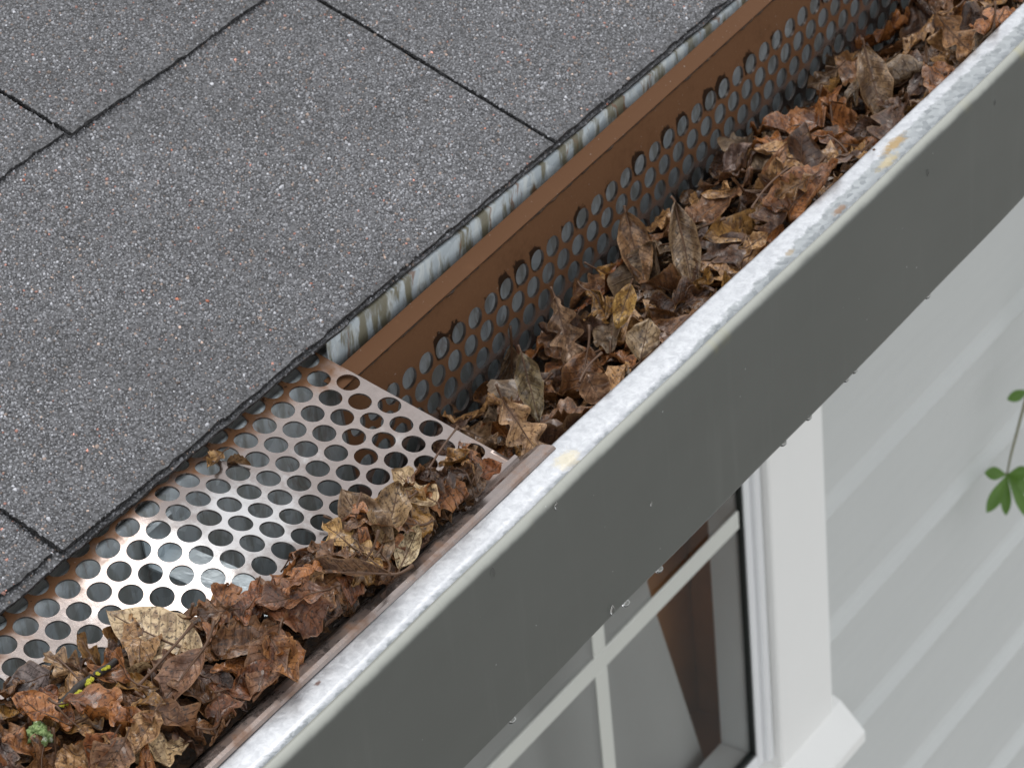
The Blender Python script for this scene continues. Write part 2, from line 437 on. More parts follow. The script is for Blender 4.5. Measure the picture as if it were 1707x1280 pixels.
# ------------------------------------------------------------------ ground, house wall, soffit
v, f = [(-200000, -200000, -2900), (200000, -200000, -2900), (200000, 200000, -2900), (-200000, 200000, -2900)], [(0, 1, 2, 3)]
mk('ground', v, f, M['ground'], kind='structure')

WY = 409.0                                   # outer face of the siding
WX0, WX1, WZ0, WZ1 = 60.0, 1064.0, -1190.0, -330.0      # hole in the wall for the window
wall = thing('house_wall', (700, WY, -2800), 'pale grey painted house wall of lapped siding boards below the gutter', 'wall')
PITCH = 138.0
top = -1092.0 + PITCH*7
k = 0
while top > -2850:
    b0 = top - PITCH
    prof = [(WY + 2, b0 + 0.5), (WY - 7.2, b0 + 0.5), (WY - 8, b0 + 1.4), (WY - 7.6, b0 + 2.6), (WY - 4.4, b0 + 6.0), (WY - 1.0, b0 + 10), (WY + 1.2, b0 + 15), (WY + 5, top - 14), (WY + 7, top - 0.5), (WY + 26, top - 0.5), (WY + 26, b0 + 0.5)]
    spans = [(-900, 2600)]
    if b0 < WZ1 and top > WZ0: spans = [(-900, WX0), (WX1, 2600)]
    for (a, b) in spans:
        n = len(prof)
        V, F = extrude_x(prof, [a, b], close=True)
        F += [tuple(range(n)), tuple(reversed(range(n, 2*n)))]
        mk('siding_board', V, F, M['siding'], wall, origin=(a, WY, b0))
    top = b0; k += 1
# fascia, soffit and roof deck, mostly hidden
v, f = boxm(-900, 2600, 15.5, 36, -124, -4); mk('fascia_board', v, f, M['fascia'], kind='structure')
v, f = boxm(-900, 2600, 15.5, 430, -136, -125); mk('soffit', v, f, M['fascia'], kind='structure')

# ------------------------------------------------------------------ room behind the window
room = thing('room', (600, 1500, -2400), 'dim room with brown wooden floor behind the window panes', 'room', kind='structure')
def quad(name, pts, mat, parent): mk(name, pts, [(0, 1, 2, 3)], mat, parent)
RX0, RX1, RY0, RY1, RZ0, RZ1 = -800, 1500, 505, 3000, -2300, -150
quad('room_floor', [(RX0, RY0, RZ0), (RX1, RY0, RZ0), (RX1, RY1, RZ0), (RX0, RY1, RZ0)], M['floorwood'], room)
quad('room_ceiling', [(RX0, RY0, RZ1), (RX0, RY1, RZ1), (RX1, RY1, RZ1), (RX1, RY0, RZ1)], M['room'], room)
quad('room_back', [(RX0, RY1, RZ0), (RX1, RY1, RZ0), (RX1, RY1, RZ1), (RX0, RY1, RZ1)], M['wood'], room)
quad('room_side', [(RX1, RY0, RZ0), (RX1, RY1, RZ0), (RX1, RY1, RZ1), (RX1, RY0, RZ1)], M['wood'], room)
quad('room_side', [(RX0, RY0, RZ0), (RX0, RY1, RZ0), (RX0, RY1, RZ1), (RX0, RY0, RZ1)], M['room'], room)
for (a, b, c, d) in ((RX0, WX0, RZ0, RZ1), (WX1, RX1, RZ0, RZ1), (WX0, WX1, RZ0, WZ0 + 1), (WX0, WX1, WZ1, RZ1)):
    quad('room_front', [(a, RY0 + 1, c), (b, RY0 + 1, c), (b, RY0 + 1, d), (a, RY0 + 1, d)], M['room'], room)

# ------------------------------------------------------------------ window
win = thing('window', (560, 402, -1170), 'white framed window with pale grille bars below the gutter', 'window')
GX0, GX1, GZ0, GZ1 = 190.0, 950.0, -1131.0, -420.0          # visible glass
def part(name, args, mat, bev=0.0, parent=None):
    v, f = boxm(*args, bev=bev); return mk(name, v, f, mat, parent or win, origin=((args[0]+args[1])/2, (args[2]+args[3])/2, (args[4]+args[5])/2))
# casing boards
part('side_casing', (977, 1066, 397, 425, -1164, -330), M['trim'], 1.5)
part('side_casing', (58, 147, 397, 425, -1164, -330), M['trim'], 1.5)
part('head_casing', (58, 1066, 396, 425, -329.5, -240), M['trim'], 1.5)
# sill with horns
v, f = [], []
for x in (34, 1084):
    v += [(x, 375, -1204), (x, 375, -1193), (x, 377, -1190), (x, 400, -1166), (x, 440, -1150.5), (x, 440, -1204)]
f = [(0, 1, 7, 6), (1, 2, 8, 7), (2, 3, 9, 8), (3, 4, 10, 9), (4, 5, 11, 10), (5, 0, 6, 11), (5, 4, 3, 2, 1, 0), (6, 7, 8, 9, 10, 11)]
mk('sill', v, f, M['trim'], win)
part('apron', (60, 1064, 398, 425, -1300, -1204.5), M['trim'], 1.5)
# vinyl frame steps, rails, gasket
for (a, b, y) in ((973.5, 976.6, 414), (963.5, 973, 403), (953.2, 963, 407)):
    part('frame_stile', (a, b, y, 446, -1150, -332), M['vinyl'], 1.0)
for (a, b, y) in ((147.4, 151.5, 414), (152, 175, 403), (175.5, 185.8, 407)):
    part('frame_stile', (a, b, y, 446, -1150, -332), M['vinyl'], 1.0)
for (a, b, y) in ((-1149.5, -1135.2, 407), (-415.8, -332, 407)):
    part('frame_rail', (186.2, 952.8, y, 446, a, b), M['vinyl'], 1.0)
for (a, b, c, d) in ((GX1 + 0.8, 953, -1135, -416), (186, GX0, -1135, -416), (GX0, GX1, -1135, GZ0), (GX0, GX1, GZ1, -416)):
    part('gasket', (a, b, 409, 414.5, c, d), M['gasket'])
# grille bars and one pane per opening
bx = [329.0, 533.0, 737.0]; bz = [-869.0, -614.0]; hw = 8.6
for z in bz: part('grille_bar', (GX0, GX1 - 3, 409.5, 411.5, z - hw - 0.6, z + hw + 0.6), M['muntin'], 0.6)
for x in bx:
    zs = [GZ0] + bz + [GZ1]
    for i in range(3): part('grille_bar', (x - hw, x + hw, 409.8, 411.3, zs[i] + (hw + 0.8 if i else 0), zs[i+1] - (hw + 0.8 if i < 2 else 0)), M['muntin'], 0.5)
xs_ = [GX0] + bx + [GX1]; zs_ = [GZ0] + bz + [GZ1]
for i in range(4):
    for j in range(3):
        a, b, c, d = xs_[i], xs_[i+1], zs_[j], zs_[j+1]
        mk('pane', [(a, 413, c), (b, 413, c), (b, 413, d), (a, 413, d)], [(0, 1, 2, 3)], M['glass'], win, origin=((a+b)/2, 413, (c+d)/2))
# inner reveal flaring into the room
part('reveal', (1010, 1060, 446.5, 506, -1166, -332), M['wood']); part('reveal', (90, 140, 446.5, 506, -1166, -332), M['wood'])
part('inner_sill', (90, 1060, 446.5, 545, -1190, -1166.5), M['floorwood']); part('reveal', (90, 1060, 446.5, 506, -331, -300), M['wood'])

# tied-back curtain inside: pleated sheet whose free edge sweeps to the left further down
V, F = [], []; NU, NVv = 60, 26
for j in range(NVv + 1):
    tz = j / NVv; z = -340 - 822*tz
    xe = 884 - 6*tz if tz < 0.70 else 880 + (tz - 0.70)*225
    for i in range(NU + 1):
        s = i / NU; x = 160 + (xe - 160)*s
        V.append((x, 464 + 7*math.sin(s*24 + 0.6*math.sin(tz*5)) + 3*math.sin(s*57 + 1), z))
for j in range(NVv):
    for i in range(NU): F.append((j*(NU+1)+i, j*(NU+1)+i+1, (j+1)*(NU+1)+i+1, (j+1)*(NU+1)+i))
mk('curtain', V, F, M['curtain'], smooth=True, origin=(500, 464, -1162), label='pale pleated curtain hanging inside the window', cat='curtain')

cb = thing('wooden_cabinet', (960, 640, -1700), 'brown wooden cabinet standing inside the window behind the curtain edge', 'cabinet')
for (nm, a) in (('side_panel', (820, 838, 512, 900, -1700, -420)), ('side_panel', (1300, 1318, 512, 900, -1700, -420)), ('door', (838.5, 1066, 508, 528, -1695, -425)), ('door', (1068, 1299.5, 508, 528, -1695, -425)), ('top', (815, 1323, 507, 905, -419.5, -400))):
    v, f = boxm(*a, bev=1.5); mk(nm, v, f, M['wood'], cb)

# ------------------------------------------------------------------ roof: deck, starter strip, shingles, granules
PHI = math.radians(18.0); RY, RZ = 5.0, 13.0
cP, sP = math.cos(PHI), math.sin(PHI)
def roofpt(x, t, n): return (x, RY + t*cP - n*sP, RZ + t*sP + n*cP)
roof = thing('roof', (100, 200, 40), 'grey asphalt shingle roof sloping down to the gutter', 'roof')
v = [roofpt(x, t, n) for x in (-900, 2600) for (t, n) in ((18, -18), (1600, -18), (1600, -32), (18, -32))]
mk('roof_deck', v, [(0, 1, 2, 3), (7, 6, 5, 4), (0, 4, 5, 1), (1, 5, 6, 2), (2, 6, 7, 3), (3, 7, 4, 0)], M['deck'], roof)

def in_view(P, margin=0.34):
    q = (P - np.array(CAM_C)) @ np.array(CAM_R).T
    u = q[:, 0]/q[:, 2]*5436.78/853.5; w = q[:, 1]/q[:, 2]*5436.78/640.0
    return (np.abs(u) < 1 + margin) & (np.abs(w) < 1 + margin)

def granules(shingle, x0, x1, t0, t1, nf, pitch=1.20, seed=1):
    """coarse mineral chips bedded in the shingle face: one joined mesh per shingle"""
    g = np.random.default_rng(seed)
    nx, nt = int((x1-x0)/pitch), int((t1-t0)/pitch)
    X, T = np.meshgrid(x0 + (np.arange(nx)+0.5)*pitch, t0 + (np.arange(nt)+0.5)*pitch)
    X = (X + g.uniform(-.62, .62, X.shape)*pitch).ravel(); T = (T + g.uniform(-.62, .62, T.shape)*pitch).ravel()
    X = np.clip(X, x0 - 0.1, x1 + 0.1); T = np.clip(T, t0 - 0.35, t1)
    Nn = nf(X, T)
    P = np.stack([X, RY + T*cP - Nn*sP, RZ + T*sP + Nn*cP], 1)
    keep = in_view(P) & (g.random(len(X)) > 0.06)
    # thin the chips along worn front edges
    keep &= ~((T - t0 < 4) & (g.random(len(X)) < 0.45))
    X, T, Nn = X[keep], T[keep], Nn[keep]; n = len(X)
    if n == 0: return
    size = g.lognormal(-0.42, 0.28, n).clip(0.33, 1.2)
    yaw = g.uniform(0, 2*np.pi, n); asp = g.uniform(0.62, 1.0, n)
    ht = size*g.uniform(0.32, 0.72, n)
    tx, ty = g.normal(0, .24, n), g.normal(0, .24, n)
    ang = np.array([0.25, 1.75, 3.35, 4.95])
    V = np.empty((n, 8, 3))
    for k in range(4):
        for lv, (sc, hh) in enumerate(((1.0, -0.25), (0.68, 1.0))):
            a = ang[k] + g.normal(0, .22, n); r = size*sc*g.uniform(.8, 1.15, n)
            lx, ly = r*np.cos(a), r*np.sin(a)*asp
            wx = lx*np.cos(yaw) - ly*np.sin(yaw); wy = lx*np.sin(yaw) + ly*np.cos(yaw)
            h = hh*ht + (wx*tx + wy*ty)*(1 if lv else 0)
            x, t, nn = X + wx, T + wy, Nn + h
            V[:, lv*4 + k] = np.stack([x, RY + t*cP - nn*sP, RZ + t*sP + nn*cP], 1)
    quads = np.array([[4, 5, 6, 7], [0, 1, 5, 4], [1, 2, 6, 5], [2, 3, 7, 6], [3, 0, 4, 7]])
    F = (np.arange(n)[:, None, None]*8 + quads[None]).reshape(-1, 4)
    lum = 0.192*g.lognormal(0, 0.33, n)*(1 + 0.10*np.sin(X*0.019 + seed)*np.sin(T*0.027 + seed*2) + 0.07*np.sin(X*0.06 + T*0.045))*(0.94 + 0.12*((seed*37 % 10)/10))
    lum *= 1 - 0.35*np.exp(-np.abs(T - t0)/3.0)      # grime held along the drip edge
    lum[g.random(n) < .03] *= 2.4
    lum = lum.clip(0.022, 0.62)
    colr = np.stack([lum*0.975, lum*0.985, lum*1.05, np.ones(n)], 1)
    w = g.random(n) < 0.05; colr[w, :3] *= np.array([1.35, 1.0, 0.78])
    w = g.random(n) < 0.008; colr[w, :3] *= np.array([2.0, 0.95, 0.7])
    mesh = bpy.data.meshes.new('granules'); base = np.array(wloc(shingle))
    Vw = V.reshape(-1, 3)*MM - base
    mesh.vertices.add(len(Vw)); mesh.vertices.foreach_set('co', Vw.ravel())
    mesh.loops.add(F.size); mesh.loops.foreach_set('vertex_index', F.ravel().astype(np.int32))
    mesh.polygons.add(len(F)); mesh.polygons.foreach_set('loop_start', (np.arange(len(F))*4).astype(np.int32))
    mesh.update(calc_edges=True)
    at = mesh.attributes.new('Col', 'FLOAT_COLOR', 'POINT'); at.data.foreach_set('color', np.repeat(colr, 8, 0).astype(np.float32).ravel())
    mesh.materials.append(M['granule'])
    o = bpy.data.objects.new('granules', mesh); COL.objects.link(o); o.parent = shingle; tag(o, kind='stuff')

def shingle(name, x0, x1, t0, t1, nf, th=3.1, seed=1, gran=True, label=None):
    """one shingle: bumpy face, ragged black butt and sides"""
    g = np.random.default_rng(seed + 50)
    nx, nt = max(2, int((x1-x0)/5)), max(2, int((t1-t0)/8))
    V, F = [], []
    fx = g.normal(0, .35, nx+1); ft = g.normal(0, .3, nt+1)
    for lv in (0, 1):
        for j in range(nt+1):
            for i in range(nx+1):
                x = x0 + (x1-x0)*i/nx; t = t0 + (t1-t0)*j/nt
                if j == 0: t += fx[i]*(1 if lv == 0 else .6)
                if i in (0, nx): x += ft[j]
                n = float(nf(np.array([x]), np.array([t]))[0]) - (th if lv else 0)
                V.append(roofpt(x, t, n))
    W = nx + 1; K = W*(nt+1)
    for j in range(nt):
        for i in range(nx):
            a = j*W + i; F.append((a, a+1, a+1+W, a+W)); F.append((K+a, K+a+W, K+a+1+W, K+a+1))
    nface = len(F)
    for i in range(nx): F.append((i+1, i, K+i, K+i+1)); a = nt*W + i; F.append((a, a+1, K+a+1, K+a))
    for j in range(nt): a = j*W; F.append((a, a+W, K+a+W, K+a)); b = a + nx; F.append((b+W, b, K+b, K+b+W))
    o = mk(name, V, F, M['shingle'], roof, origin=roofpt((x0+x1)/2, t0, 0), label=label)
    o.data.materials.append(M['core'])
    idx = np.zeros(len(F), dtype=np.int32); idx[nface:] = 1
    o.data.polygons.foreach_set('material_index', idx)
    if gran: granules(o, x0, x1, t0, t1, nf, seed=seed)
    return o
def nf_course(t0, n0, lift=None):
    def fn(X, T):
        n = n0 - 2.4*np.clip((T - t0)/165.0, 0, 1)*(1 if t0 > 50 else 0)
        n = n + 0.35*np.sin(X*0.021 + t0)*np.sin(T*0.035 + 1.0)
        if lift is not None: n = n + lift(X, T)
        return n
    return fn
# starter course, showing as a second edge under the first shingles
shingle('starter_shingle', -560, 30, -1.3, 60, nf_course(0, -2.7), 1.9, 21)
shingle('starter_shingle', 31, 960, -0.5, 60, nf_course(0, -2.5), 1.6, 22)
# first course
shingle('shingle', -560, -161.5, 3.2, 172, nf_course(0, -0.3), 2.2, 1)
shingle('shingle', -158.5, 191.6, 0.6, 172, nf_course(0, 0.0, lambda X, T: 1.1*np.clip(1-(X+157)/60, 0, 1)*np.clip(1-T/90, 0, 1)), 2.4, 2)
shingle('shingle', 192.9, 560, 0.8, 172, nf_course(0, 0.2, lambda X, T: 0.6*np.clip(1-(X-193)/60, 0, 1)), 2.4, 3)
shingle('shingle', 562, 960, 0.8, 172, nf_course(0, 0.3), 2.4, 4)
# second and third courses
shingle('shingle', -560, 29.2, 161.5, 330, nf_course(160, 2.3), 2.4, 5)
shingle('shingle', 30.8, 380, 158.0, 330, nf_course(158, 2.6, lambda X, T: 0.9*np.clip(1-(X-30)/50, 0, 1)*np.clip(1-(T-158)/60, 0, 1)), 2.5, 6)
shingle('shingle', 383, 960, 158.5, 330, nf_course(158, 2.5), 2.5, 7)
shingle('shingle', -560, 200, 315, 490, nf_course(316, 3.3), 3.1, 8, gran=True)
shingle('shingle', 203, 960, 315, 490, nf_course(316, 3.3), 3.1, 9, gran=True)

# ------------------------------------------------------------------ gutter
gut = thing('rain_gutter', (100, -55, -104), 'grey painted rain gutter with bright galvanised lip along the eave', 'gutter')
XS = list(np.linspace(-560, 1300, 125))
def wob(x, i): return (0.45*math.sin(x*0.013 + 1) + 0.2*math.sin(x*0.047), 0.35*math.sin(x*0.011 + 2) + 0.15*math.sin(x*0.06))
LIPZ = -13.5
lip = thick_profile([(-104.6, LIPZ - 7)] + [(-104.6, LIPZ - 2.2)] + arc(-106.8, LIPZ - 2.2, 2.2, 0, 90, 4)[1:] + [(-110, LIPZ + 0.25), (-114, LIPZ + 0.3), (-118, LIPZ + 0.15), (-122.4, LIPZ - 0.2)], 1.0)
V, F = extrude_x(lip, XS, wob, True); n = len(lip); F += [tuple(range(n)), tuple(reversed(range((len(XS)-1)*n, len(XS)*n)))]
mk('lip', V, F, M['lip'], gut, smooth=True)
facep = thick_profile([(-122.4, LIPZ - 0.2)] + arc(-122.9, LIPZ - 4.4, 4.15, 90, 180, 8)[1:] + [(-127.1, -40), (-127.2, -70), (-127.1, -98)] + arc(-122.6, -98.6, 4.5, 180, 262, 6), 0.9)
V, F = extrude_x(facep, XS, wob, True); n = len(facep); F += [tuple(range(n)), tuple(reversed(range((len(XS)-1)*n, len(XS)*n)))]
o = mk('front_face', V, F, M['face'], gut, smooth=True)
v, f = boxm(-560, 1300, -123, 5.8, -104.2, -103.0); mk('trough_floor', v, f, M['floor'], gut)
bw = thick_profile([(7.0, -103.0), (6.8, -60), (6.6, -20), (6.4, -8), (6.2, 0.2), (9.0, 0.6)], -0.9)
V, F = extrude_x(bw, list(np.linspace(-560, 1300, 187)), lambda x, i: (0.5*math.sin(x*0.05)*math.sin(x*0.021), 0), True)
mk('back_wall', V, F, M['back_brightened'], gut, smooth=True)  # same zinc as the drip edge, colour brightened to stand in for light behind the panel
de = thick_profile([(5.9, -13.0), (5.7, -4.0), (5.4, 7.6), (7.5, 8.0)], 0.5)
V, F = extrude_x(de, list(np.linspace(13.4, 1300, 130)), lambda x, i: (0.35*math.sin(x*0.05)*math.sin(x*0.021), 0.4*math.sin(x*0.09)), True)
mk('drip_edge', V, F, M['back'], gut, smooth=True)
# strap hangers crossing the trough
for xh in (-106.0, 500.0, 1100.0):
    prof = thick_profile([(5.6, -8.0), (4.6, -9.5), (4, -24.0), (-40, -26.5), (-98, -27.5), (-103.0, -26.0), (-103.4, -18.5)], 1.3)
    V, F = extrude_x(prof, [xh - 9.5, xh - 8.9, xh + 8.9, xh + 9.5], None, True); n = len(prof); F += [tuple(range(n)), tuple(reversed(range(3*n, 4*n)))]
    mk('strap_hanger', V, F, M['strap'], gut)

# ------------------------------------------------------------------ perforated guards
A = 12.7; ROW = A*0.866; HR = 5.15
def perforated(name, parent, k_lo, k_hi, r_lo, r_hi, p_lo, p_hi, bands_lo, bands_hi, mapf, stainf, grimef, th=0.9, hole_shift=None):
    """staggered round holes cut in a sheet; (p,q) sheet coordinates -> mapf. Real holes with real rims."""
    idx = {}; PQ = []
    def vid(p, q):
        key = (round(p*200), round(q*200))
        if key not in idx: idx[key] = len(PQ); PQ.append((p, q))
        return idx[key]
    F = []
    h = ROW/2; sx = A/6
    for r in range(r_lo, r_hi + 1):
        o = 0.5*(r % 2); qc = r*ROW
        ks = [k + o for k in range(k_lo, k_hi + 1)]
        for kk in ks:
            pc = kk*A
            rect = [(pc - A/2 + i*sx, qc - h) for i in range(6)] + [(pc + A/2, qc - h + i*2*h/6) for i in range(6)] + [(pc + A/2 - i*sx, qc + h) for i in range(6)] + [(pc - A/2, qc + h - i*2*h/6) for i in range(6)]
            ring, mid = [], []
            for (a, b) in rect:
                t = math.atan2((b - qc)/h*1.0, (a - pc)/(A/2))
                t = math.atan2(b - qc, a - pc)
                cx_, cy_ = pc + HR*math.cos(t), qc + HR*math.sin(t)
                ring.append(vid(cx_, cy_))
            rc = [vid(*x) for x in rect]
            for i in range(24):
                j = (i+1) % 24; F.append((rc[i], rc[j], ring[j], ring[i]))
        # end margins
        for (pe, pb) in ((p_lo, (ks[0] - .5)*A), (p_hi, (ks[-1] + .5)*A)):
            n = max(1, int(round(abs(pe - pb)/sx/2)))
            for a in range(n):
                pa, pz = pb + (pe-pb)*a/n, pb + (pe-pb)*(a+1)/n
                for i in range(6):
                    q0, q1 = qc - h + i*2*h/6, qc - h + (i+1)*2*h/6
                    w = (vid(pa, q0), vid(pz, q0), vid(pz, q1), vid(pa, q1)); F.append(w if pz > pa else tuple(reversed(w)))
    # plain bands before the first and after the last row
    def band(qb, qlist, o):
        ps = [ (k_lo + o - .5)*A + i*sx for i in range(int(round(((k_hi - k_lo + 1)*A)/sx)) + 1)]
        nlo = max(1, int(round(abs(p_lo - ps[0])/sx/2))); nhi = max(1, int(round(abs(p_hi - ps[-1])/sx/2)))
        pl = [ps[0] + (p_lo - ps[0])*a/nlo for a in range(nlo, 0, -1)] + ps + [ps[-1] + (p_hi - ps[-1])*a/nhi for a in range(1, nhi+1)]
        qs = [qb] + qlist
        for b in range(len(qs)-1):
            for i in range(len(pl)-1):
                w = (vid(pl[i], qs[b]), vid(pl[i+1], qs[b]), vid(pl[i+1], qs[b+1]), vid(pl[i], qs[b+1]))
                F.append(w if qs[b+1] > qs[b] else tuple(reversed(w)))
    band(r_lo*ROW - h, bands_lo, 0.5*(r_lo % 2)); band(r_hi*ROW + h, bands_hi, 0.5*(r_hi % 2))
    pq = np.array(PQ)
    top, nrm = mapf(pq[:, 0], pq[:, 1])
    bot = top - nrm*th
    n = len(pq)
    edges = {}
    for fc in F:
        for i in range(4):
            e = (fc[i], fc[(i+1) % 4]); edges[e] = edges.get(e, 0) + 1
    bnd = [e for e in edges if (e[1], e[0]) not in edges]
    V = np.concatenate([top, bot]); FF = list(F) + [tuple(i + n for i in reversed(fc)) for fc in F]
    wv = {}; W = []
    for (a, b) in bnd:
        for i in (a, b):
            if i not in wv: wv[i] = len(V) + len(W); W += [i, i + n]
        FF.append((wv[b], wv[a], wv[a] + 1, wv[b] + 1))
    src = np.array(W); V = np.concatenate([V, V[src]])
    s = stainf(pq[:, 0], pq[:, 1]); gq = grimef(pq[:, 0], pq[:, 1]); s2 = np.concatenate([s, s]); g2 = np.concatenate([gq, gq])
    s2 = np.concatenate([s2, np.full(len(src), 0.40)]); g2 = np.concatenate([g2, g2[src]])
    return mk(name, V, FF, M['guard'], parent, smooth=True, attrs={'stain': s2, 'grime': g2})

TH = 0.221479567; cT, sT = math.cos(TH), math.sin(TH)
def sstep(a, b, x): t = np.clip((x-a)/(b-a), 0, 1); return t*t*(3-2*t)
def bumpz(x, q):
    z = 6.9*np.exp(-((x + 113)/36.0)**2) - 0.6*np.exp(-((x+35)/22.0)**2)
    fall = 1 - 0.8*sstep(35, 92, q) - 0.45*sstep(0, -14, q)*(q < 0)
    return z*fall
def map_flat(p, q):
    z = -q*sT + bumpz(p, q); e = 0.5
    zx = (bumpz(p+e, q) - bumpz(p-e, q))/(2*e); zq = -sT + (bumpz(p, q+e) - bumpz(p, q-e))/(2*e)
    pos = np.stack([p, -q*cT, z], 1)
    n = np.cross(np.stack([np.ones_like(p), 0*p, zx], 1), np.stack([0*p, np.full_like(p, cT), -zq], 1))
    n /= np.linalg.norm(n, axis=1)[:, None]
    return pos, n
CUT = 12.6
guard = thing('gutter_guard', (-150, -45, -10), 'flat silvery perforated gutter guard lying over the gutter at lower left', 'gutter guard', 'perforated gutter guards')
def stain_highlight_flat(p, q):
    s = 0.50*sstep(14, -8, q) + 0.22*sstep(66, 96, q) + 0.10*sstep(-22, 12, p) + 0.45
    s = s - 0.52*np.exp(-((p + 96)/31.0)**2 - ((q - 32)/23.0)**2) - 0.06*np.exp(-((p + 165)/40.0)**2 - ((q - 32)/18.0)**2)  # lowered stain paints the sky highlight into the metal colour
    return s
def grime_flat(p, q): return 0.75*sstep(2, -9, q) - 0.35 + 0.22*sstep(70, 95, q)
perforated('perforated_sheet', guard, -32, 0, -3, 7, -420, CUT, [-38], [86, 90, 92.0], map_flat, stain_highlight_flat, grime_flat)
# front flange hooking over the gutter lip
zf = -92.0*sT
fl = thick_profile([(-92.0*cT, zf + 0.02), (-91.6, zf - 0.5), (-93.2, zf + 0.2), (-95.0, zf + 1.6), (-99.6, -14.6), (-101.0, -13.2), (-102.6, -12.4), (-105.8, -12.1), (-107.3, -12.4), (-107.9, -13.2)], -0.9)
xs = list(np.linspace(-420, CUT + 3.0, 60)); n = len(fl)
V, F = [], []
for i, x in enumerate(xs):
    for k, (y, z) in enumerate(fl):
        xx = x + (max(0, -95 - y)*0.35 if i == len(xs)-1 else 0)
        bz_ = float(bumpz(np.array([x]), np.array([92.0]))[0])*max(0, min(1, (y + 103)/11))
        V.append((xx, y + 0.25*math.sin(x*0.03), z + bz_))
for a in range(len(xs)-1):
    for k in range(n): F.append((a*n + k, a*n + (k+1) % n, (a+1)*n + (k+1) % n, (a+1)*n + k))
F += [tuple(range(n)), tuple(reversed(range((len(xs)-1)*n, len(xs)*n)))]
mk('front_flange', V, F, M['guard'], guard, attrs={'stain': np.full(len(V), 0.66), 'grime': np.full(len(V), -0.3)})

# second guard, tipped on edge in the trough
PO = np.array([35.96, -9.52, -27.48]); PEX = np.array([1, -0.0013, 0.034]); PEX /= np.linalg.norm(PEX)
PV = np.array([0, -0.0523, -0.9986]); PV -= PEX*(PV @ PEX); PV /= np.linalg.norm(PV)
PN = np.cross(PEX, PV);  PN = PN if PN[1] < 0 else -PN
def map_panel(p, q):
    w = 0.5*np.sin(p*0.025)*np.sin(q*0.04 + .5)
    pos = PO + p[:, None]*PEX + q[:, None]*PV + (w[:, None])*PN
    return pos, np.tile(PN, (len(p), 1))
def stain_panel(p, q): return 1.25 - 0.86*sstep(12, 46, q) - 0.12*sstep(0, 20, q)
hole_rng = np.random.default_rng(5); rowamp = {k: hole_rng.uniform(-0.4, 2.3) for k in range(-6, 60)}
def grime_panel(p, q):
    k = np.round(p/A).astype(int)
    amp = np.array([rowamp.get(int(i), 0.0) for i in k])
    d = np.hypot(p - k*A + 2.2, q + 2.2)
    return amp*np.clip(1.2 - d/7.5, 0, 1) + 0.20*sstep(4, 20, q) - 0.12 - 0.4*sstep(-9, -20, q)
guard2 = thing('gutter_guard', (280, -12, -100), 'brown perforated gutter guard tipped on edge beside the heaped leaves', 'gutter guard', 'perforated gutter guards')
PEND = 36*A
perforated('perforated_sheet', guard2, -2, 47, 0, 6, -33.0, 47.5*A + 6.35 + 6, [-9, -12.5, -16, -19.8, -23.4], [73.5, 74.3], map_panel, stain_panel, grime_panel, th=1.5)
# the sheet map is mirrored, so make the panel face outwards
rim = thick_profile([(0.0, 0.0), (-0.4, 1.6), (3.0, 4.0), (6.2, 6.2), (8.2, 7.4)], 0.9)
n = len(rim); V, F = [], []
ps = list(np.linspace(-33.0, 47.5*A + 12.35, 80))
for p in ps:
    b = PO + p*PEX - 23.4*PV
    for (y, z) in rim: V.append((b[0], b[1] + y, b[2] + z*0.33))
for a in range(len(ps)-1):
    for k in range(n): F.append((a*n + k, a*n + (k+1) % n, (a+1)*n + (k+1) % n, (a+1)*n + k))
F += [tuple(range(n)), tuple(reversed(range((len(ps)-1)*n, len(ps)*n)))]
mk('bent_rim', V, F, M['guard'], guard2, attrs={'stain': np.full(len(V), 1.75), 'grime': np.full(len(V), -0.25)})
# dark dirt line lying in the crease
crz = [PO + p*PEX - 23.0*PV + PN*0.5 for p in np.linspace(-30, 47.5*A, 220)]
cr = np.random.default_rng(3)
V, F = tube([tuple(p + np.array([0, cr.normal(0, .12), cr.normal(0, .12)])) for p in crz], [abs(cr.normal(.40, .25)) + .10 for _ in crz], 5)
mk('crease_dirt', V, F, M['litter'], guard2)

# ------------------------------------------------------------------ leaves
# pile height field (mm), grown as leaves are laid on it
HX0, HX1, HY0, HY1, HS = -330.0, 640.0, -112.0, 30.0, 1.5
hx = np.arange(HX0, HX1, HS); hy = np.arange(HY0, HY1, HS)
GX, GY = np.meshgrid(hx, hy, indexing='ij')
GUARD = np.where(GY > -92, GY*math.tan(TH) + bumpz(GX, -GY/cT), np.interp(-GY, [92, 94, 101, 103, 112], [zf, zf + .6, -13.2, -12.0, -12.0]))
yb_x = [-330, -300, -252, -210, -191, -166, -143, -112, -77, -57, -23, -12, 3, 14]
yb_y = [-2, -4, -8, -18, -30, -38, -52, -61, -67, -65, -78, -88, -97, -99]
def yb(x): return np.interp(x, yb_x, yb_y)
mound = 11.0*np.clip((yb(GX) - 6 - GY)/26.0, 0, 1)*np.clip((GY + 100)/10.0, 0, 1)*np.interp(GX, [-330, -284, -262, -200, -120, -90, -40, -5, 10], [0, 0, 1.0, .9, .8, .45, 1.0, .4, 0])
TROUGH_lo = np.interp(GX, [-60, 0, 40, 70, 110, 140, 200, 300, 380, 480, 640], [-98, -86, -76, -70, -80, -62, -60, -56, -72, -74, -68])
TROUGH_hi = np.interp(GX, [-60, 0, 30, 80, 150, 250, 350, 480, 640], [-95, -66, -46, -36, -30, -26, -24, -22, -21])
kk = np.clip((-12 - GY)/92.0, 0, 1)
TROUGH = TROUGH_lo + (TROUGH_hi - TROUGH_lo)*kk**0.9 + 3.0*np.sin(GX*0.06 + GY*0.05)*np.sin(GY*0.09 + 1)
H_G = GUARD + mound
H_T = TROUGH.copy()

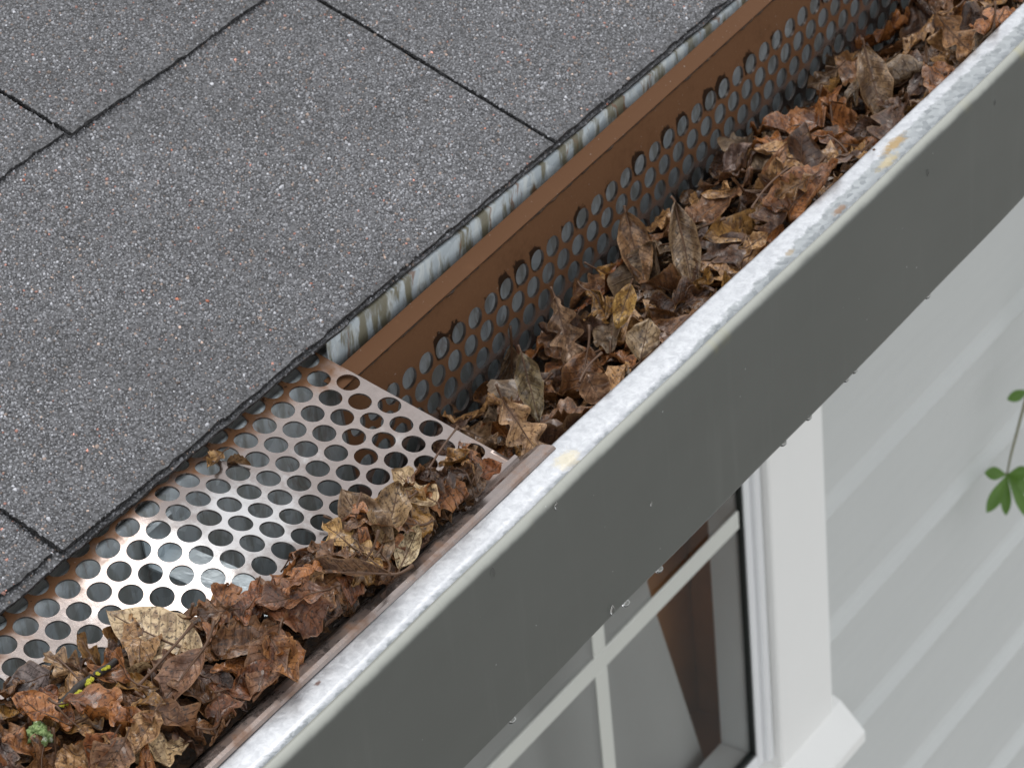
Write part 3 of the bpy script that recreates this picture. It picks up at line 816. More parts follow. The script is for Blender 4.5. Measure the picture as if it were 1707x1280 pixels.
def hf(H, x, y):
    i = np.clip(((x - HX0)/HS).round().astype(int), 0, H.shape[0]-1); j = np.clip(((y - HY0)/HS).round().astype(int), 0, H.shape[1]-1)
    return H[i, j]
def hf_set(H, x, y, z):
    i = np.clip(((x - HX0)/HS).round().astype(int), 0, H.shape[0]-1); j = np.clip(((y - HY0)/HS).round().astype(int), 0, H.shape[1]-1)
    np.maximum.at(H, (i, j), z)

def outline(kind, t, g):
    """half widths (left, right) along the blade, 0..1"""
    if kind == 'oak':
        env = np.sin(np.pi*np.clip(t, 0, 1)**0.75)**0.7*(0.55 + 0.75*t)*np.where(t > 0.93, np.sqrt(np.clip((1-t)/0.07, 0, 1)), 1)
        out = []
        for s in (0, 1):
            ph = g.uniform(0, 1); k = g.uniform(3.1, 3.9)
            lob = 0.5 + 0.5*np.cos(2*np.pi*(k*t + ph)); lob = lob**0.7
            out.append(np.clip(env*(0.36 + 0.64*lob), 0.02, None))
        return out
    if kind == 'toothed':
        env = np.sin(np.pi*np.clip(t, 0, 1)**0.9)**0.75
        return [np.clip(env*(0.92 + 0.10*((t*g.uniform(8, 10) + ph) % 1.0)), 0.015, None) for ph in (0.2, 0.6)]
    if kind == 'torn':
        env = np.sin(np.pi*np.clip(t, 0, 1)**0.85)**0.7
        cut = g.uniform(0.45, 0.7); w = g.uniform(0.1, 0.2)
        return [np.clip(env*(1 - 0.75*np.exp(-((t-cut)/w)**2)*(s == 0)) * (1 + 0.06*np.sin(t*40 + s)), 0.02, None) for s in (0, 1)]
    env = np.sin(np.pi*np.clip(t, 0, 1)**0.88)**0.8
    return [np.clip(env*(1 + 0.04*np.sin(t*23 + s*2)), 0.015, None) for s in (0, 1)]

NUL, NSL = 26, 10
def blade(kind, L, W, g, fold=0.3, cup=0.5, bend=0.4, twist=0.2, wrinkle=1.0, nu=NUL, ns=NSL):
    """curled blade in local mm: x along midrib, y across, z up; grid (nu+1, ns+1, 3) and uv"""
    t = np.linspace(0, 1, nu+1); s = np.linspace(-1, 1, ns+1)
    wl, wr = outline(kind, t, g)
    T, S = np.meshgrid(t, s, indexing='ij')
    half = np.where(S < 0, wl[:, None], wr[:, None])*W/2
    y = S*half; x = (T - 0.5)*L
    if kind == 'oak': x = x + np.abs(S)**1.5*half*0.28
    z = fold*np.abs(y) + cup*(y**2)/(W*0.5)
    asym = g.normal(0, .35); z = z + asym*cup*y*np.abs(y)/(W*0.5)
    z = z + wrinkle*W*0.05*np.sin(T*g.uniform(7, 13) + S*2.2 + g.uniform(0, 6))*np.abs(S)**1.3 + wrinkle*W*0.02*np.sin(T*g.uniform(17, 26) - S*3 + g.uniform(0, 6))*np.abs(S)
    for _k in range(4):
        fx, fs, ph = g.uniform(5, 19), g.uniform(-6, 6), g.uniform(0, 6.3)
        z = z + wrinkle*W*g.uniform(.015, .05)*np.sin(T*fx + S*fs + ph)*(0.35 + np.abs(S))
    # edge roll
    er = g.uniform(-0.5, 1.0); z = z + er*0.10*W*np.clip(np.abs(S) - 0.6, 0, 1)**2*6*(np.sin(T*6 + g.uniform(0, 6)) + 0.5)
    a = twist*(T - 0.5)*2
    y, z = y*np.cos(a) - z*np.sin(a), y*np.sin(a) + z*np.cos(a)
    # bend along the length on a circle
    if abs(bend) > 1e-3:
        Rb = L/bend; th = x/Rb; x2 = np.sin(th)*(Rb - z); z2 = Rb - np.cos(th)*(Rb - z); x, z = x2, z2
    P = np.stack([x, y, z], -1)
    U = np.stack([T*L/10.0, S], -1)
    return P, U

def grid_faces(nu, ns): 
    return [(i*(ns+1)+j, (i+1)*(ns+1)+j, (i+1)*(ns+1)+j+1, i*(ns+1)+j+1) for i in range(nu) for j in range(ns)]
GF = grid_faces(NUL, NSL)

def frame(normal, xdir):
    n = Vector(normal).normalized(); x = Vector(xdir); x = (x - n*x.dot(n)).normalized(); y = n.cross(x)
    return np.array([list(x), list(y), list(n)])       # rows

def settle(P, H, ctr, Fm, quant, conform, ylim):
    """move a blade so that it rests on the height field"""
    Q = P @ Fm
    Q = Q - Q.reshape(-1, 3).mean(0)
    Q[..., 0] += ctr[0]; Q[..., 1] += ctr[1]
    # keep inside the trough / off the lip: soft squeeze
    lo, hi = ylim
    over = Q[..., 1] < lo; Q[..., 2] += np.where(over, (lo - Q[..., 1])*0.8, 0); Q[..., 1] = np.where(over, lo + 0.08*(Q[..., 1]-lo), Q[..., 1])
    over = Q[..., 1] > hi; Q[..., 2] += np.where(over, (Q[..., 1] - hi)*0.6, 0); Q[..., 1] = np.where(over, hi + 0.08*(Q[..., 1]-hi), Q[..., 1])
    h = hf(H, Q[..., 0], Q[..., 1])
    dz = np.quantile(h - Q[..., 2], quant)
    if len(ctr) > 2: dz = max(min(ctr[2], dz + 9), dz - 6)
    Q[..., 2] += dz
    if conform:
        low = h + 0.35
        Q[..., 2] = np.where(Q[..., 2] < low, low + 0.12*(np.clip(low - Q[..., 2], 0, 3)), Q[..., 2])
        sag = (Q[..., 2] - h); Q[..., 2] -= np.clip(sag - 3.0, 0, None)*0.5
    return Q
def raster(H, Q):
    q = Q
    for _ in range(2):
        a = np.empty((q.shape[0]*2-1, q.shape[1], 3)); a[::2] = q; a[1::2] = (q[1:]+q[:-1])/2
        b = np.empty((a.shape[0], a.shape[1]*2-1, 3)); b[:, ::2] = a; b[:, 1::2] = (a[:, 1:]+a[:, :-1])/2; q = b
    hf_set(H, q[..., 0].ravel(), q[..., 1].ravel(), q[..., 2].ravel())

COLS = {'pale cream': (0.60, 0.43, 0.24), 'tan': (0.43, 0.235, 0.095), 'ochre': (0.34, 0.175, 0.045), 'orange brown': (0.34, 0.130, 0.038), 'rust red': (0.23, 0.080, 0.028),
        'mid brown': (0.215, 0.100, 0.042), 'dark brown': (0.095, 0.044, 0.023), 'purplish brown': (0.125, 0.070, 0.050), 'greyish brown': (0.185, 0.125, 0.075)}
KINDW = {'oak': 'oak leaf', 'toothed': 'toothed leaf', 'plain': 'oval leaf', 'torn': 'torn leaf'}
n_leaf = [0]
def add_leaf(Q, U, colour, label, group, stalk=True, L=30, stalk_len=8.0):
    n_leaf[0] += 1
    c = Q.reshape(-1, 3).mean(0)
    o = mk('leaf', Q.reshape(-1, 3), GF, M['leaf'], smooth=True, uv=U.reshape(-1, 2), origin=tuple(c), label=label, cat='leaf', group=group)
    o.color = tuple(colour) + (1.0,)
    if stalk:
        mid = Q[:, NSL//2, :]; d = mid[0] - mid[2]; d /= (np.linalg.norm(d) + 1e-6)
        side = np.cross(d, (0, 0, 1.0)); bendv = side*rng.normal(0, .35) + np.array([0, 0, rng.normal(0.15, .25)])
        pts = [mid[0] + d*stalk_len*a + bendv*stalk_len*a*a for a in (1.0, .75, .5, .25)]
        nrm = np.array([0, 0, 0.22])
        e1 = Q[:, NSL//2+1, :] - Q[:, NSL//2-1, :]
        pts2 = []
        for i in range(0, NUL, 2):
            tv = mid[min(i+1, NUL)] - mid[max(i-1, 0)]
            nv = np.cross(tv, e1[i]); nv /= (np.linalg.norm(nv) + 1e-9)
            pts2.append(mid[i] + nv*0.05)
        allp = pts + pts2; m_ = len(allp)
        rads = [0.75, .55, .5, .5] + [0.5*(1 - 0.75*i/len(pts2)) for i in range(len(pts2))]
        V, F = tube([tuple(p) for p in allp], [r*min(1.3, max(.6, L/32)) for r in rads], 5)
        mk('leaf_stalk', V, F, M['stalk'], o, smooth=True)
    return o

def where_word(x, y, side):
    if side == 'g':
        if x > -22: return "near the flat guard's cut end"
        if x > -62: return "in clump nearest the guard's cut end"
        if x > -100: return "in the thin strip between guard clumps"
        if x > -145: return "mid guard heap, by " + ("the flange" if y < -82 else "the open holes")
        if x > -190: return "below the big cream leaf, by " + ("the flange" if y < -78 else "the holes")
        if x > -225: return "beside the yellow lichen twig, " + ("flange side" if y < -55 else "roof side")
        return "beside the green lichen tuft, " + ("flange side" if y < -58 else "roof side")
    band = "guard side" if y > -42 else ("lip side" if y < -78 else "mid trough")
    if x < 45: return "in gutter by cut guard, " + band
    if x < 85: return "in gutter by light oak leaf, " + band
    if x < 130: return "in gutter before yellow leaf, " + band
    if x < 175: return "in gutter past yellow leaf, " + band
    if x < 220: return "in gutter before roof seam, " + band
    if x < 280: return "in gutter past roof seam, " + band
    if x < 340: return "in gutter by lip stains, " + band
    if x < 400: return "in gutter beyond lip stains, " + band
    return "in gutter at upper right, " + band

# loose litter and fragments under the whole leaves (nobody could count them)
FV, FU, FFc = [], [], []
def litter(H, side, n, xr, gseed):
    g = np.random.default_rng(gseed)
    for _ in range(n):
        x = g.uniform(*xr)
        if side == 'g':
            lo, hi = -95, yb(x) - 8
            if hi < lo + 4: continue
            y = g.uniform(lo, hi); lim = (-99, 40)
        else:
            y = g.uniform(-101, -14); lim = (-103.2, -12.8)
        L = g.uniform(9, 20); W = L*g.uniform(.4, .7)
        P, U = blade(g.choice(['plain', 'torn', 'oak']), L, W, g, g.uniform(0, .5), g.uniform(-.3, .8), g.normal(0, .6), g.normal(0, .3), 1.2, 8, 4)
        Fm = frame((g.normal(0, .45), g.normal(0, .45), 1), (g.normal(), g.normal(), 0))
        Q = settle(P, H, (x, y), Fm, .7, True, lim)
        b = len(FV)
        FV.extend(Q.reshape(-1, 3).tolist()); FU.extend(U.reshape(-1, 2).tolist())
        FFc.extend([tuple(i + b for i in fc) for fc in grid_faces(8, 4)])
        raster(H, Q)
# mould bed itself
def bed(mask, H, zmin):
    ii = {}; V, F = [], []
    st = 2
    I, J = H.shape
    for i in range(0, I - st, st):
        for j in range(0, J - st, st):
            if mask[i, j] and mask[i+st, j] and mask[i, j+st] and mask[i+st, j+st]:
                q = []
                for (a, b) in ((i, j), (i+st, j), (i+st, j+st), (i, j+st)):
                    if (a, b) not in ii:
                        ii[(a, b)] = len(V); V.append((hx[a], hy[b], H[a, b] - 0.8 + rng.normal(0, .35)))
                    q.append(ii[(a, b)])
                F.append(tuple(q))
    return V, F
V, F = bed((mound > 2.5), H_G, 0)
mk('leaf_mould', V, F, M['litter'], smooth=True, label='dark wet leaf mould lying on the flat guard under the leaves', cat='leaf mould', kind='stuff')
V, F = bed((GX > -62) & (GX < 620) & (GY < -12.6) & (GY > -104), H_T, 0)
mk('leaf_mould', V, F, M['litter'], smooth=True, label='dark wet leaf mould filling the gutter trough under the leaves', cat='leaf mould', kind='stuff')
litter(H_G, 'g', 300, (-278, 8), 3); litter(H_T, 't', 620, (-40, 540), 4)
fo = mk('leaf_fragments', FV, FFc, M['leaf'], smooth=True, uv=FU, label='small broken brown leaf fragments scattered through both heaps', cat='leaf fragments', kind='stuff')
fo.color = (0.16, 0.085, 0.042, 1)

def pick_col(g, side):
    names = list(COLS); p = {'g': [.02, .17, .11, .20, .07, .18, .15, .08, .04], 't': [.02, .17, .12, .12, .03, .20, .19, .06, .12]}[side]
    nm = names[g.choice(len(names), p=np.array(p)/sum(p))]
    c = np.array(COLS[nm])*g.uniform(.82, 1.2); return nm, tuple(np.clip(c, 0, 1))

def common(H, side, n, xr, gseed):
    g = np.random.default_rng(gseed); done = 0
    cov = np.zeros_like(H)
    for i in range(n):
        best = None
        for _try in range(28):
            x = g.uniform(*xr)
            if side == 'g':
                lo, hi = -97.5, yb(x) - 9
                if hi < lo + 2: continue
                y = lo + (hi - lo)*g.random()
            else: y = g.uniform(-102, -20)
            cv = hf(cov, np.array([x, x-8, x+8, x, x]), np.array([y, y, y, y-7, y+7])).sum() + g.random()*.5
            if best is None or cv < best[0]: best = (cv, x, y)
        if best is None: continue
        _, x, y = best
        if side == 'g': lim = (-100.0, 60); L = g.uniform(18, 35) if x < -35 else g.uniform(13, 20)
        else: lim = (-103.6, -12.4); L = g.uniform(27, 50)
        kind = g.choice(['oak', 'toothed', 'plain', 'torn'], p=[.30, .22, .30, .18])
        W = L*(g.uniform(.5, .68) if kind == 'oak' else g.uniform(.40, .56))
        upright = g.random() < (.13 if side == 'g' else .40)
        P, U = blade(kind, L, W, g, g.uniform(0.0, .65), g.uniform(-.45, 1.1), g.normal(0, .8), g.normal(0, .4), 1.25)
        if upright:
            az = g.uniform(0, 2*np.pi); tl = g.uniform(.6, 1.25)
            nrm = np.array([math.cos(az)*math.sin(tl), math.sin(az)*math.sin(tl), math.cos(tl)]) + np.array([-.25, -.22, 0.1])
            Fm = frame(nrm, (g.normal(), g.normal(), g.normal())); Q = settle(P, H, (x, y), Fm, .42 if side == 't' else .55, False, lim)
        else:
            e = 9.0
            gx = float(hf(H, np.array(x+e), np.array(y)) - hf(H, np.array(x-e), np.array(y)))/(2*e); gy = float(hf(H, np.array(x), np.array(y+e)) - hf(H, np.array(x), np.array(y-e)))/(2*e)
            gx, gy = np.clip([gx, gy], -.8, .8)
            Fm = frame((-gx + g.normal(0, .25), -gy + g.normal(0, .25), 1), (g.normal(), g.normal(), 0)); Q = settle(P, H, (x, y), Fm, .86, True, lim)
        raster(H, Q); q_ = Q.reshape(-1, 3); cov[np.clip(((q_[:, 0]-HX0)/HS).astype(int), 0, cov.shape[0]-1), np.clip(((q_[:, 1]-HY0)/HS).astype(int), 0, cov.shape[1]-1)] += 1
        nm, c = pick_col(g, side)
        size = 'large ' if L > (30 if side == 'g' else 42) else ('small ' if L < (23 if side == 'g' else 31) else '')
        pose = ' on edge' if upright else ' lying'
        cx_, cy_ = Q[..., 0].mean(), Q[..., 1].mean()
        lab = f"{size}{nm} {KINDW[str(kind)]}{pose} {where_word(cx_, cy_, side)}"
        grp = 'dead leaves heaped on the flat guard' if side == 'g' else 'dead leaves heaped in the gutter trough'
        pending.append((Q, U, c, lab, grp, g.random() < .72, L, g.uniform(3, 11)))
pending = []
common(H_T, 't', 150, (-28, 492), 21)
common(H_G, 'g', 110, (-266, -18), 22)

# leaves that stand out in the photograph: base point, tip point, width, kind, colour, label, normal (None: lay on the pile)
TOCAM = np.array([-0.647, -0.505, 0.572])
def hero(side, base, tip, W, kind, col, label, nrm=None, fold=.15, cup=.15, bend=.2, twist=.1, seed=0, sl=6, wr=.7, quant=.8):
    g = np.random.default_rng(900 + seed)
    b, t = np.array(base, float), np.array(tip, float); L = np.linalg.norm(t - b)
    P, U = blade(kind, L, W, g, fold + .08, cup + .15, bend + .25, twist, wr + (.45 if side == 'g' else 1.0))
    grp = 'dead leaves heaped on the flat guard' if side == 'g' else 'dead leaves heaped in the gutter trough'
    H = H_G if side == 'g' else H_T; c = (b + t)/2
    if nrm is None:
        e = 9.0; x, y = c[0], c[1]
        gy = float(hf(H, np.array(x), np.array(y+e)) - hf(H, np.array(x), np.array(y-e)))/(2*e)
        Fm = frame((0.0, -np.clip(gy, -.5, .5), 1), t - b)
        Q = settle(P, H, (c[0], c[1]), Fm, quant, True, (-100.0, 60) if side == 'g' else (-103.6, -12.4))
    else:
        Fm = frame(nrm, t - b); Q = P @ Fm; Q = Q - Q.reshape(-1, 3).mean(0) + c
        for _ in range(40):                                    # ease it out of the pile
            if np.quantile(hf(H, Q[..., 0], Q[..., 1]) - Q[..., 2], .62) < 0: break
            Q = Q + TOCAM*0.6
    if side == 'r':
        over = Q[..., 1] < -103.4; Q[..., 1] = np.where(over, -103.4 + 0.08*(Q[..., 1] + 103.4), Q[..., 1])
    raster(H, Q)
    pending.append((Q, U, col, label, grp, True, L, sl if side == 'g' else min(sl, 3)))
#HEROES-BEGIN
hero('g', (-77.7, -93.9, -10.3), (-60.2, -58.9, 2.6), 20, 'plain', (0.3, 0.2, 0.12), 'large grey-brown wet leaf hanging over the guard holes in the end clump', (-0.271, -0.212, 0.939), seed=0, fold=0.15, cup=0.1, bend=0.2, sl=10)
hero('g', (-82.7, -94.7, -9.7), (-78.4, -62.3, -1.1), 17, 'oak', (0.5, 0.3, 0.11), 'golden tan lobed leaf fragment reaching over the guard holes', (-0.271, -0.212, 0.939), seed=1, fold=0.05, cup=0.05, bend=0.1, sl=6)
hero('g', (-46.2, -95.6, -1.5), (-43.2, -71.1, 4.9), 15, 'torn', (0.58, 0.42, 0.24), 'pale tan spotted leaf topmost in the clump near the cut end', (-0.271, -0.212, 0.939), seed=2, fold=0.1, cup=0.15, bend=0.2, sl=3)
hero('g', (-71.6, -86.7, -8.1), (-44.4, -76.5, 2.1), 17, 'plain', (0.31, 0.2, 0.1), 'brown mottled leaf in the middle of the end clump, stalk across it', (-0.271, -0.212, 0.939), seed=3, fold=0.2, cup=0.2, bend=0.3, sl=12)
hero('g', (-73.1, -95.2, -16.2), (-52.7, -90.9, -9.3), 10, 'plain', (0.6, 0.47, 0.28), 'small pale straw leaf at the foot of the end clump', (-0.271, -0.212, 0.939), seed=4, fold=0.1, cup=0.1, bend=0.1, sl=3)
hero('g', (-12.0, -87.3, -15.5), (1.9, -93.9, -13.0), 11, 'toothed', (0.34, 0.13, 0.05), 'small rust orange round leaf by the flange at the cut end', (-0.271, -0.212, 0.939), seed=5, fold=0.1, cup=0.5, bend=0.5, sl=18)
hero('g', (-65.9, -0.5, 4.3), (-75.2, 0.8, 1.9), 8, 'torn', (0.46, 0.27, 0.1), 'small tan leaf scrap lying alone on the guard by the shingles', (-0.271, -0.212, 0.939), seed=6, fold=0.5, cup=0.4, bend=0.4, sl=3)
hero('g', (-67.4, -3.1, 1.2), (-63.1, -12.4, 0.4), 4.5, 'torn', (0.22, 0.13, 0.06), 'thin curled brown scrap beside the lone tan scrap on the guard', (-0.271, -0.212, 0.939), seed=7, fold=0.9, cup=0.8, bend=-0.4, sl=2)
hero('g', (-200.4, -44.4, 0.5), (-202.5, -22.0, 5.0), 14, 'oak', (0.42, 0.26, 0.13), 'small tan lobed oak leaf at the upper edge of the left heap', (-0.271, -0.212, 0.939), seed=8, fold=0.1, cup=0.15, bend=0.15, sl=4)
hero('g', (-197.9, -44.8, 1.0), (-189.4, -27.2, 7.4), 7, 'torn', (0.3, 0.16, 0.05), 'narrow orange brown leaf curled upright above the yellow lichen twig', (-0.271, -0.212, 0.939), seed=9, fold=0.9, cup=0.6, bend=-0.4, sl=9)
hero('g', (-206.8, -30.0, 1.5), (-221.0, -18.2, 0.0), 14, 'plain', (0.17, 0.13, 0.12), 'flat greyish purple leaf at the far left rim of the heap', (-0.271, -0.212, 0.939), seed=10, fold=0.05, cup=0.05, bend=0.1, sl=14)
hero('g', (-199.8, -77.4, -0.3), (-218.7, -80.7, -6.6), 13, 'plain', (0.46, 0.27, 0.13), 'tan leaf with dense black speckles low in the left heap', (-0.271, -0.212, 0.939), seed=11, fold=0.05, cup=0.2, bend=0.2, sl=3)
hero('g', (-218.7, -73.4, 1.1), (-241.4, -73.1, -5.4), 11, 'torn', (0.36, 0.13, 0.05), 'orange brown rolled leaf at the bottom edge of the photo', (-0.271, -0.212, 0.939), seed=12, fold=0.7, cup=0.7, bend=0.3, sl=3)
hero('g', (-217.0, -77.4, -0.9), (-238.8, -79.2, -7.7), 15, 'plain', (0.3, 0.16, 0.085), 'smooth mid brown oval leaf at the bottom edge beside the rolled one', (-0.271, -0.212, 0.939), seed=13, fold=0.05, cup=0.25, bend=0.3, sl=3)
hero('g', (-167.4, -73.8, 3.2), (-205.0, -71.6, -7.2), 15, 'plain', (0.27, 0.14, 0.08), 'long ribbed brown leaf running down from the big cream leaf', (-0.271, -0.212, 0.939), seed=14, fold=0.25, cup=0.2, bend=0.2, sl=10)
hero('g', (-137.7, -86.6, -2.7), (-168.9, -95.9, -13.8), 16, 'plain', (0.26, 0.13, 0.07), 'long wet red-brown leaf shining in mid heap', (-0.271, -0.212, 0.939), seed=15, fold=0.15, cup=0.3, bend=0.25, sl=4)
hero('g', (-82.4, -99.1, -9.1), (-103.0, -61.4, -6.6), 8, 'plain', (0.17, 0.09, 0.045), 'long dark leaf edge-on bridging two clumps over the holes', (-0.271, -0.212, 0.939), seed=16, fold=0.8, cup=0.4, bend=-0.2, sl=8)
hero('g', (-106.8, -88.0, -4.5), (-127.8, -66.3, -5.6), 20, 'oak', (0.27, 0.12, 0.06), 'wet rusty brown leaf with pointed lobes by the guard holes', (-0.271, -0.212, 0.939), seed=17, fold=0.1, cup=0.2, bend=0.2, sl=4)
hero('g', (-140.7, -83.2, -4.9), (-151.3, -104.5, -12.7), 13, 'torn', (0.38, 0.17, 0.06), 'bright orange brown crumpled leaf near the flange in mid heap', (-0.271, -0.212, 0.939), seed=18, fold=0.3, cup=0.4, bend=0.3, sl=3)
hero('g', (-139.2, -65.5, -0.8), (-149.1, -53.7, -1.4), 13, 'oak', (0.24, 0.13, 0.07), 'brown leaf lobes standing up behind the big cream leaf', (-0.557, -0.435, 0.708), seed=19, fold=0.1, cup=0.2, bend=0.2, sl=3)
hero('g', (-167.3, -72.8, -2.4), (-172.2, -28.6, 6.2), 24, 'plain', (0.62, 0.46, 0.27), 'big pale cream speckled leaf lying topmost in the left heap', (-0.271, -0.212, 0.939), seed=20, fold=0.1, cup=-0.1, bend=0.25, twist=0.25, wr=-0.15, sl=5)
hero('r', (38.4, -68.1, -11.3), (31.2, -92.6, -32.0), 22, 'oak', (0.5, 0.3, 0.15), "light tan lobed oak leaf in gutter by guard's cut end", (-0.557, -0.435, 0.708), seed=21, fold=0.05, cup=0.1, bend=0.15, sl=4)
hero('r', (140.7, -68.2, -12.8), (124.1, -70.1, -27.0), 10, 'plain', (0.5, 0.3, 0.09), 'yellow tan pointed leaf standing upright in mid gutter', (-0.557, -0.435, 0.708), seed=22, fold=0.3, cup=0.2, bend=0.2, sl=2)
hero('r', (195.7, -29.0, -16.7), (178.2, -50.3, -43.6), 16, 'plain', (0.29, 0.16, 0.075), 'tall brown leaf leaning on the tipped brown guard', (-0.557, -0.435, 0.708), seed=23, fold=0.25, cup=0.2, bend=0.2, sl=5)
hero('r', (128.2, -34.2, -23.3), (113.1, -53.1, -46.8), 19, 'oak', (0.3, 0.18, 0.1), 'mottled brown lobed leaf with raised red stalk by the tipped guard', (-0.557, -0.435, 0.708), seed=24, fold=0.15, cup=0.2, bend=0.2, sl=6)
hero('r', (198.4, -94.4, -19.0), (207.6, -99.6, -14.9), 8, 'plain', (0.56, 0.33, 0.15), 'small bright orange tan leaf against the gutter lip', (-0.557, -0.435, 0.708), seed=25, fold=0.1, cup=0.2, bend=0.2, sl=2)
hero('r', (364.0, -61.5, -5.2), (344.0, -84.9, -35.4), 17, 'plain', (0.24, 0.15, 0.08), 'long grey-brown leaf standing upright in the far heap', (-0.557, -0.435, 0.708), seed=26, fold=0.3, cup=0.2, bend=0.2, sl=5)
hero('r', (398.3, -83.0, -0.3), (395.9, -110.9, -19.3), 24, 'oak', (0.33, 0.17, 0.07), 'large orange brown leaf at the top right end of gutter', (-0.557, -0.435, 0.708), seed=27, fold=0.1, cup=0.2, bend=0.2, sl=4)
hero('r', (280.8, -29.0, -41.4), (298.2, -37.7, -33.1), 14, 'plain', (0.24, 0.16, 0.13), 'greyish pink leaf with white bloom by the tipped guard', (-0.557, -0.435, 0.708), seed=28, fold=0.1, cup=0.2, bend=0.2, sl=3)
hero('r', (252.7, -65.9, -32.5), (278.4, -67.9, -13.5), 9, 'plain', (0.34, 0.16, 0.07), 'narrow rusty leaf pointing up the gutter in mid heap', (-0.557, -0.435, 0.708), seed=29, fold=0.4, cup=0.3, bend=0.2, sl=3)
hero('r', (100.4, -98.7, -20.1), (114.1, -95.3, -7.2), 17, 'plain', (0.33, 0.23, 0.13), 'broad tan mottled leaf standing against the gutter lip', (-0.557, -0.435, 0.708), seed=30, fold=0.1, cup=0.2, bend=0.2, sl=12)
hero('r', (77.1, -51.1, -16.4), (61.9, -69.4, -39.6), 12, 'plain', (0.2, 0.15, 0.08), 'narrow grey-brown leaf standing beside the light oak leaf', (-0.557, -0.435, 0.708), seed=31, fold=0.4, cup=0.3, bend=0.15, sl=3)
hero('r', (195.6, -57.5, -3.0), (172.0, -81.6, -36.4), 14, 'plain', (0.24, 0.16, 0.09), 'long grey brown leaf standing behind the yellow tan one', (-0.557, -0.435, 0.708), seed=32, fold=0.4, cup=0.3, bend=0.1, sl=4)
hero('r', (69.8, -90.5, -10.2), (65.0, -103.5, -22.0), 15, 'toothed', (0.31, 0.17, 0.09), 'curled brown toothed leaf low by the near gutter lip', (-0.557, -0.435, 0.708), seed=33, fold=0.2, cup=0.5, bend=0.4, sl=4)
hero('r', (253.7, -98.3, -9.0), (235.7, -86.0, -15.6), 13, 'oak', (0.26, 0.14, 0.06), 'brown crinkled leaf bridging mid heap and lip in far gutter', (-0.557, -0.435, 0.708), seed=34, fold=0.3, cup=0.3, bend=0.3, sl=4)
hero('r', (382.9, -36.2, -33.2), (365.8, -26.6, -40.8), 12, 'oak', (0.22, 0.14, 0.08), 'dark brown crumpled leaf against the far tipped guard', (-0.557, -0.435, 0.708), seed=35, fold=0.3, cup=0.3, bend=0.3, sl=4)
hero('r', (28.9, -52.1, -27.5), (33.5, -67.3, -33.3), 17, 'oak', (0.28, 0.17, 0.09), "mottled brown leaf just behind the guard's cut edge", (-0.557, -0.435, 0.708), seed=36, fold=0.1, cup=0.2, bend=0.2, sl=3)
#HEROES-END
same = {}
for i, a in enumerate(pending): same.setdefault(a[3], []).append(i)
for lab, ids in same.items():                     # look-alikes in one place: told apart by which lies nearer
    if len(ids) > 1:
        ids.sort(key=lambda i: pending[i][0][..., 0].mean())
        words = ['nearer', 'farther'] if len(ids) == 2 else ['nearest', 'middle', 'farthest'] if len(ids) == 3 else ['nearest', 'second', 'third', 'farthest']
        for i, w in zip(ids, words):
            a = list(pending[i]); a[3] = w + ' ' + lab; pending[i] = tuple(a)
for a in pending:
    add_leaf(*a)

# ------------------------------------------------------------------ twig with lichen, lichen clump
zt = [float(hf(H_G, np.array(x_), np.array(-51.0 + 4*0))) for x_ in np.linspace(-227, -194, 9)]
dz_t = max(0.0, float(max(zt)) + 1.6 - 7.5); TW = TOCAM*dz_t/0.9
tw = thing('twig', (-210, -51, 8), 'short dark twig crusted with yellow lichen on the left heap', 'twig')
z_t = float(hf(H_G, np.array([-210.]), np.array([-51.]))[0])
tpts = [(-227 + 33*a + TW[0], -51.5 + 1.0*math.sin(a*4) + TW[1], 7.5 + 0.6*math.sin(a*5) + TW[2]) for a in np.linspace(0, 1, 12)]
V, F = tube(tpts, [1.5 + .2*math.sin(i*1.7) for i in range(12)], 8); mk('bark', V, F, M['twig'], tw, smooth=True)
g = np.random.default_rng(8)
for i in range(26):
    a = g.beta(.8, 1.0); p = TW + np.array([-227 + 33*a, -51.5, 7.5]) + np.array([g.normal(0, .8), -1.1 + g.normal(0, .35), .9 + g.normal(0, .35)])
    r = g.uniform(.5, 1.15)*(1.5 if a < .08 else 1)
    V, F = [], []
    for j in range(5):
        ph = -math.pi/2 + math.pi*j/4
        for k_ in range(7):
            rr = r*(1 + g.normal(0, .18)); V.append((p[0] + rr*math.cos(ph)*math.cos(k_*.9), p[1] + rr*math.cos(ph)*math.sin(k_*.9), p[2] + .7*rr*math.sin(ph)))
    for j in range(4):
        for k_ in range(7): F.append((j*7+k_, j*7+(k_+1) % 7, (j+1)*7+(k_+1) % 7, (j+1)*7+k_))
    mk('lichen_crust', V, F, M['yellow'], tw, smooth=True)
hl = float(hf(H_G, np.array(-242.), np.array(-54.))); LB = np.array([-242., -54., 4.5]) + TOCAM*max(0.0, (hl + 0.5 - 4.5)/0.9)
lc = thing('lichen_clump', (-242, -54, 3), 'pale green tuft of lichen on leaves at lower left corner', 'lichen')
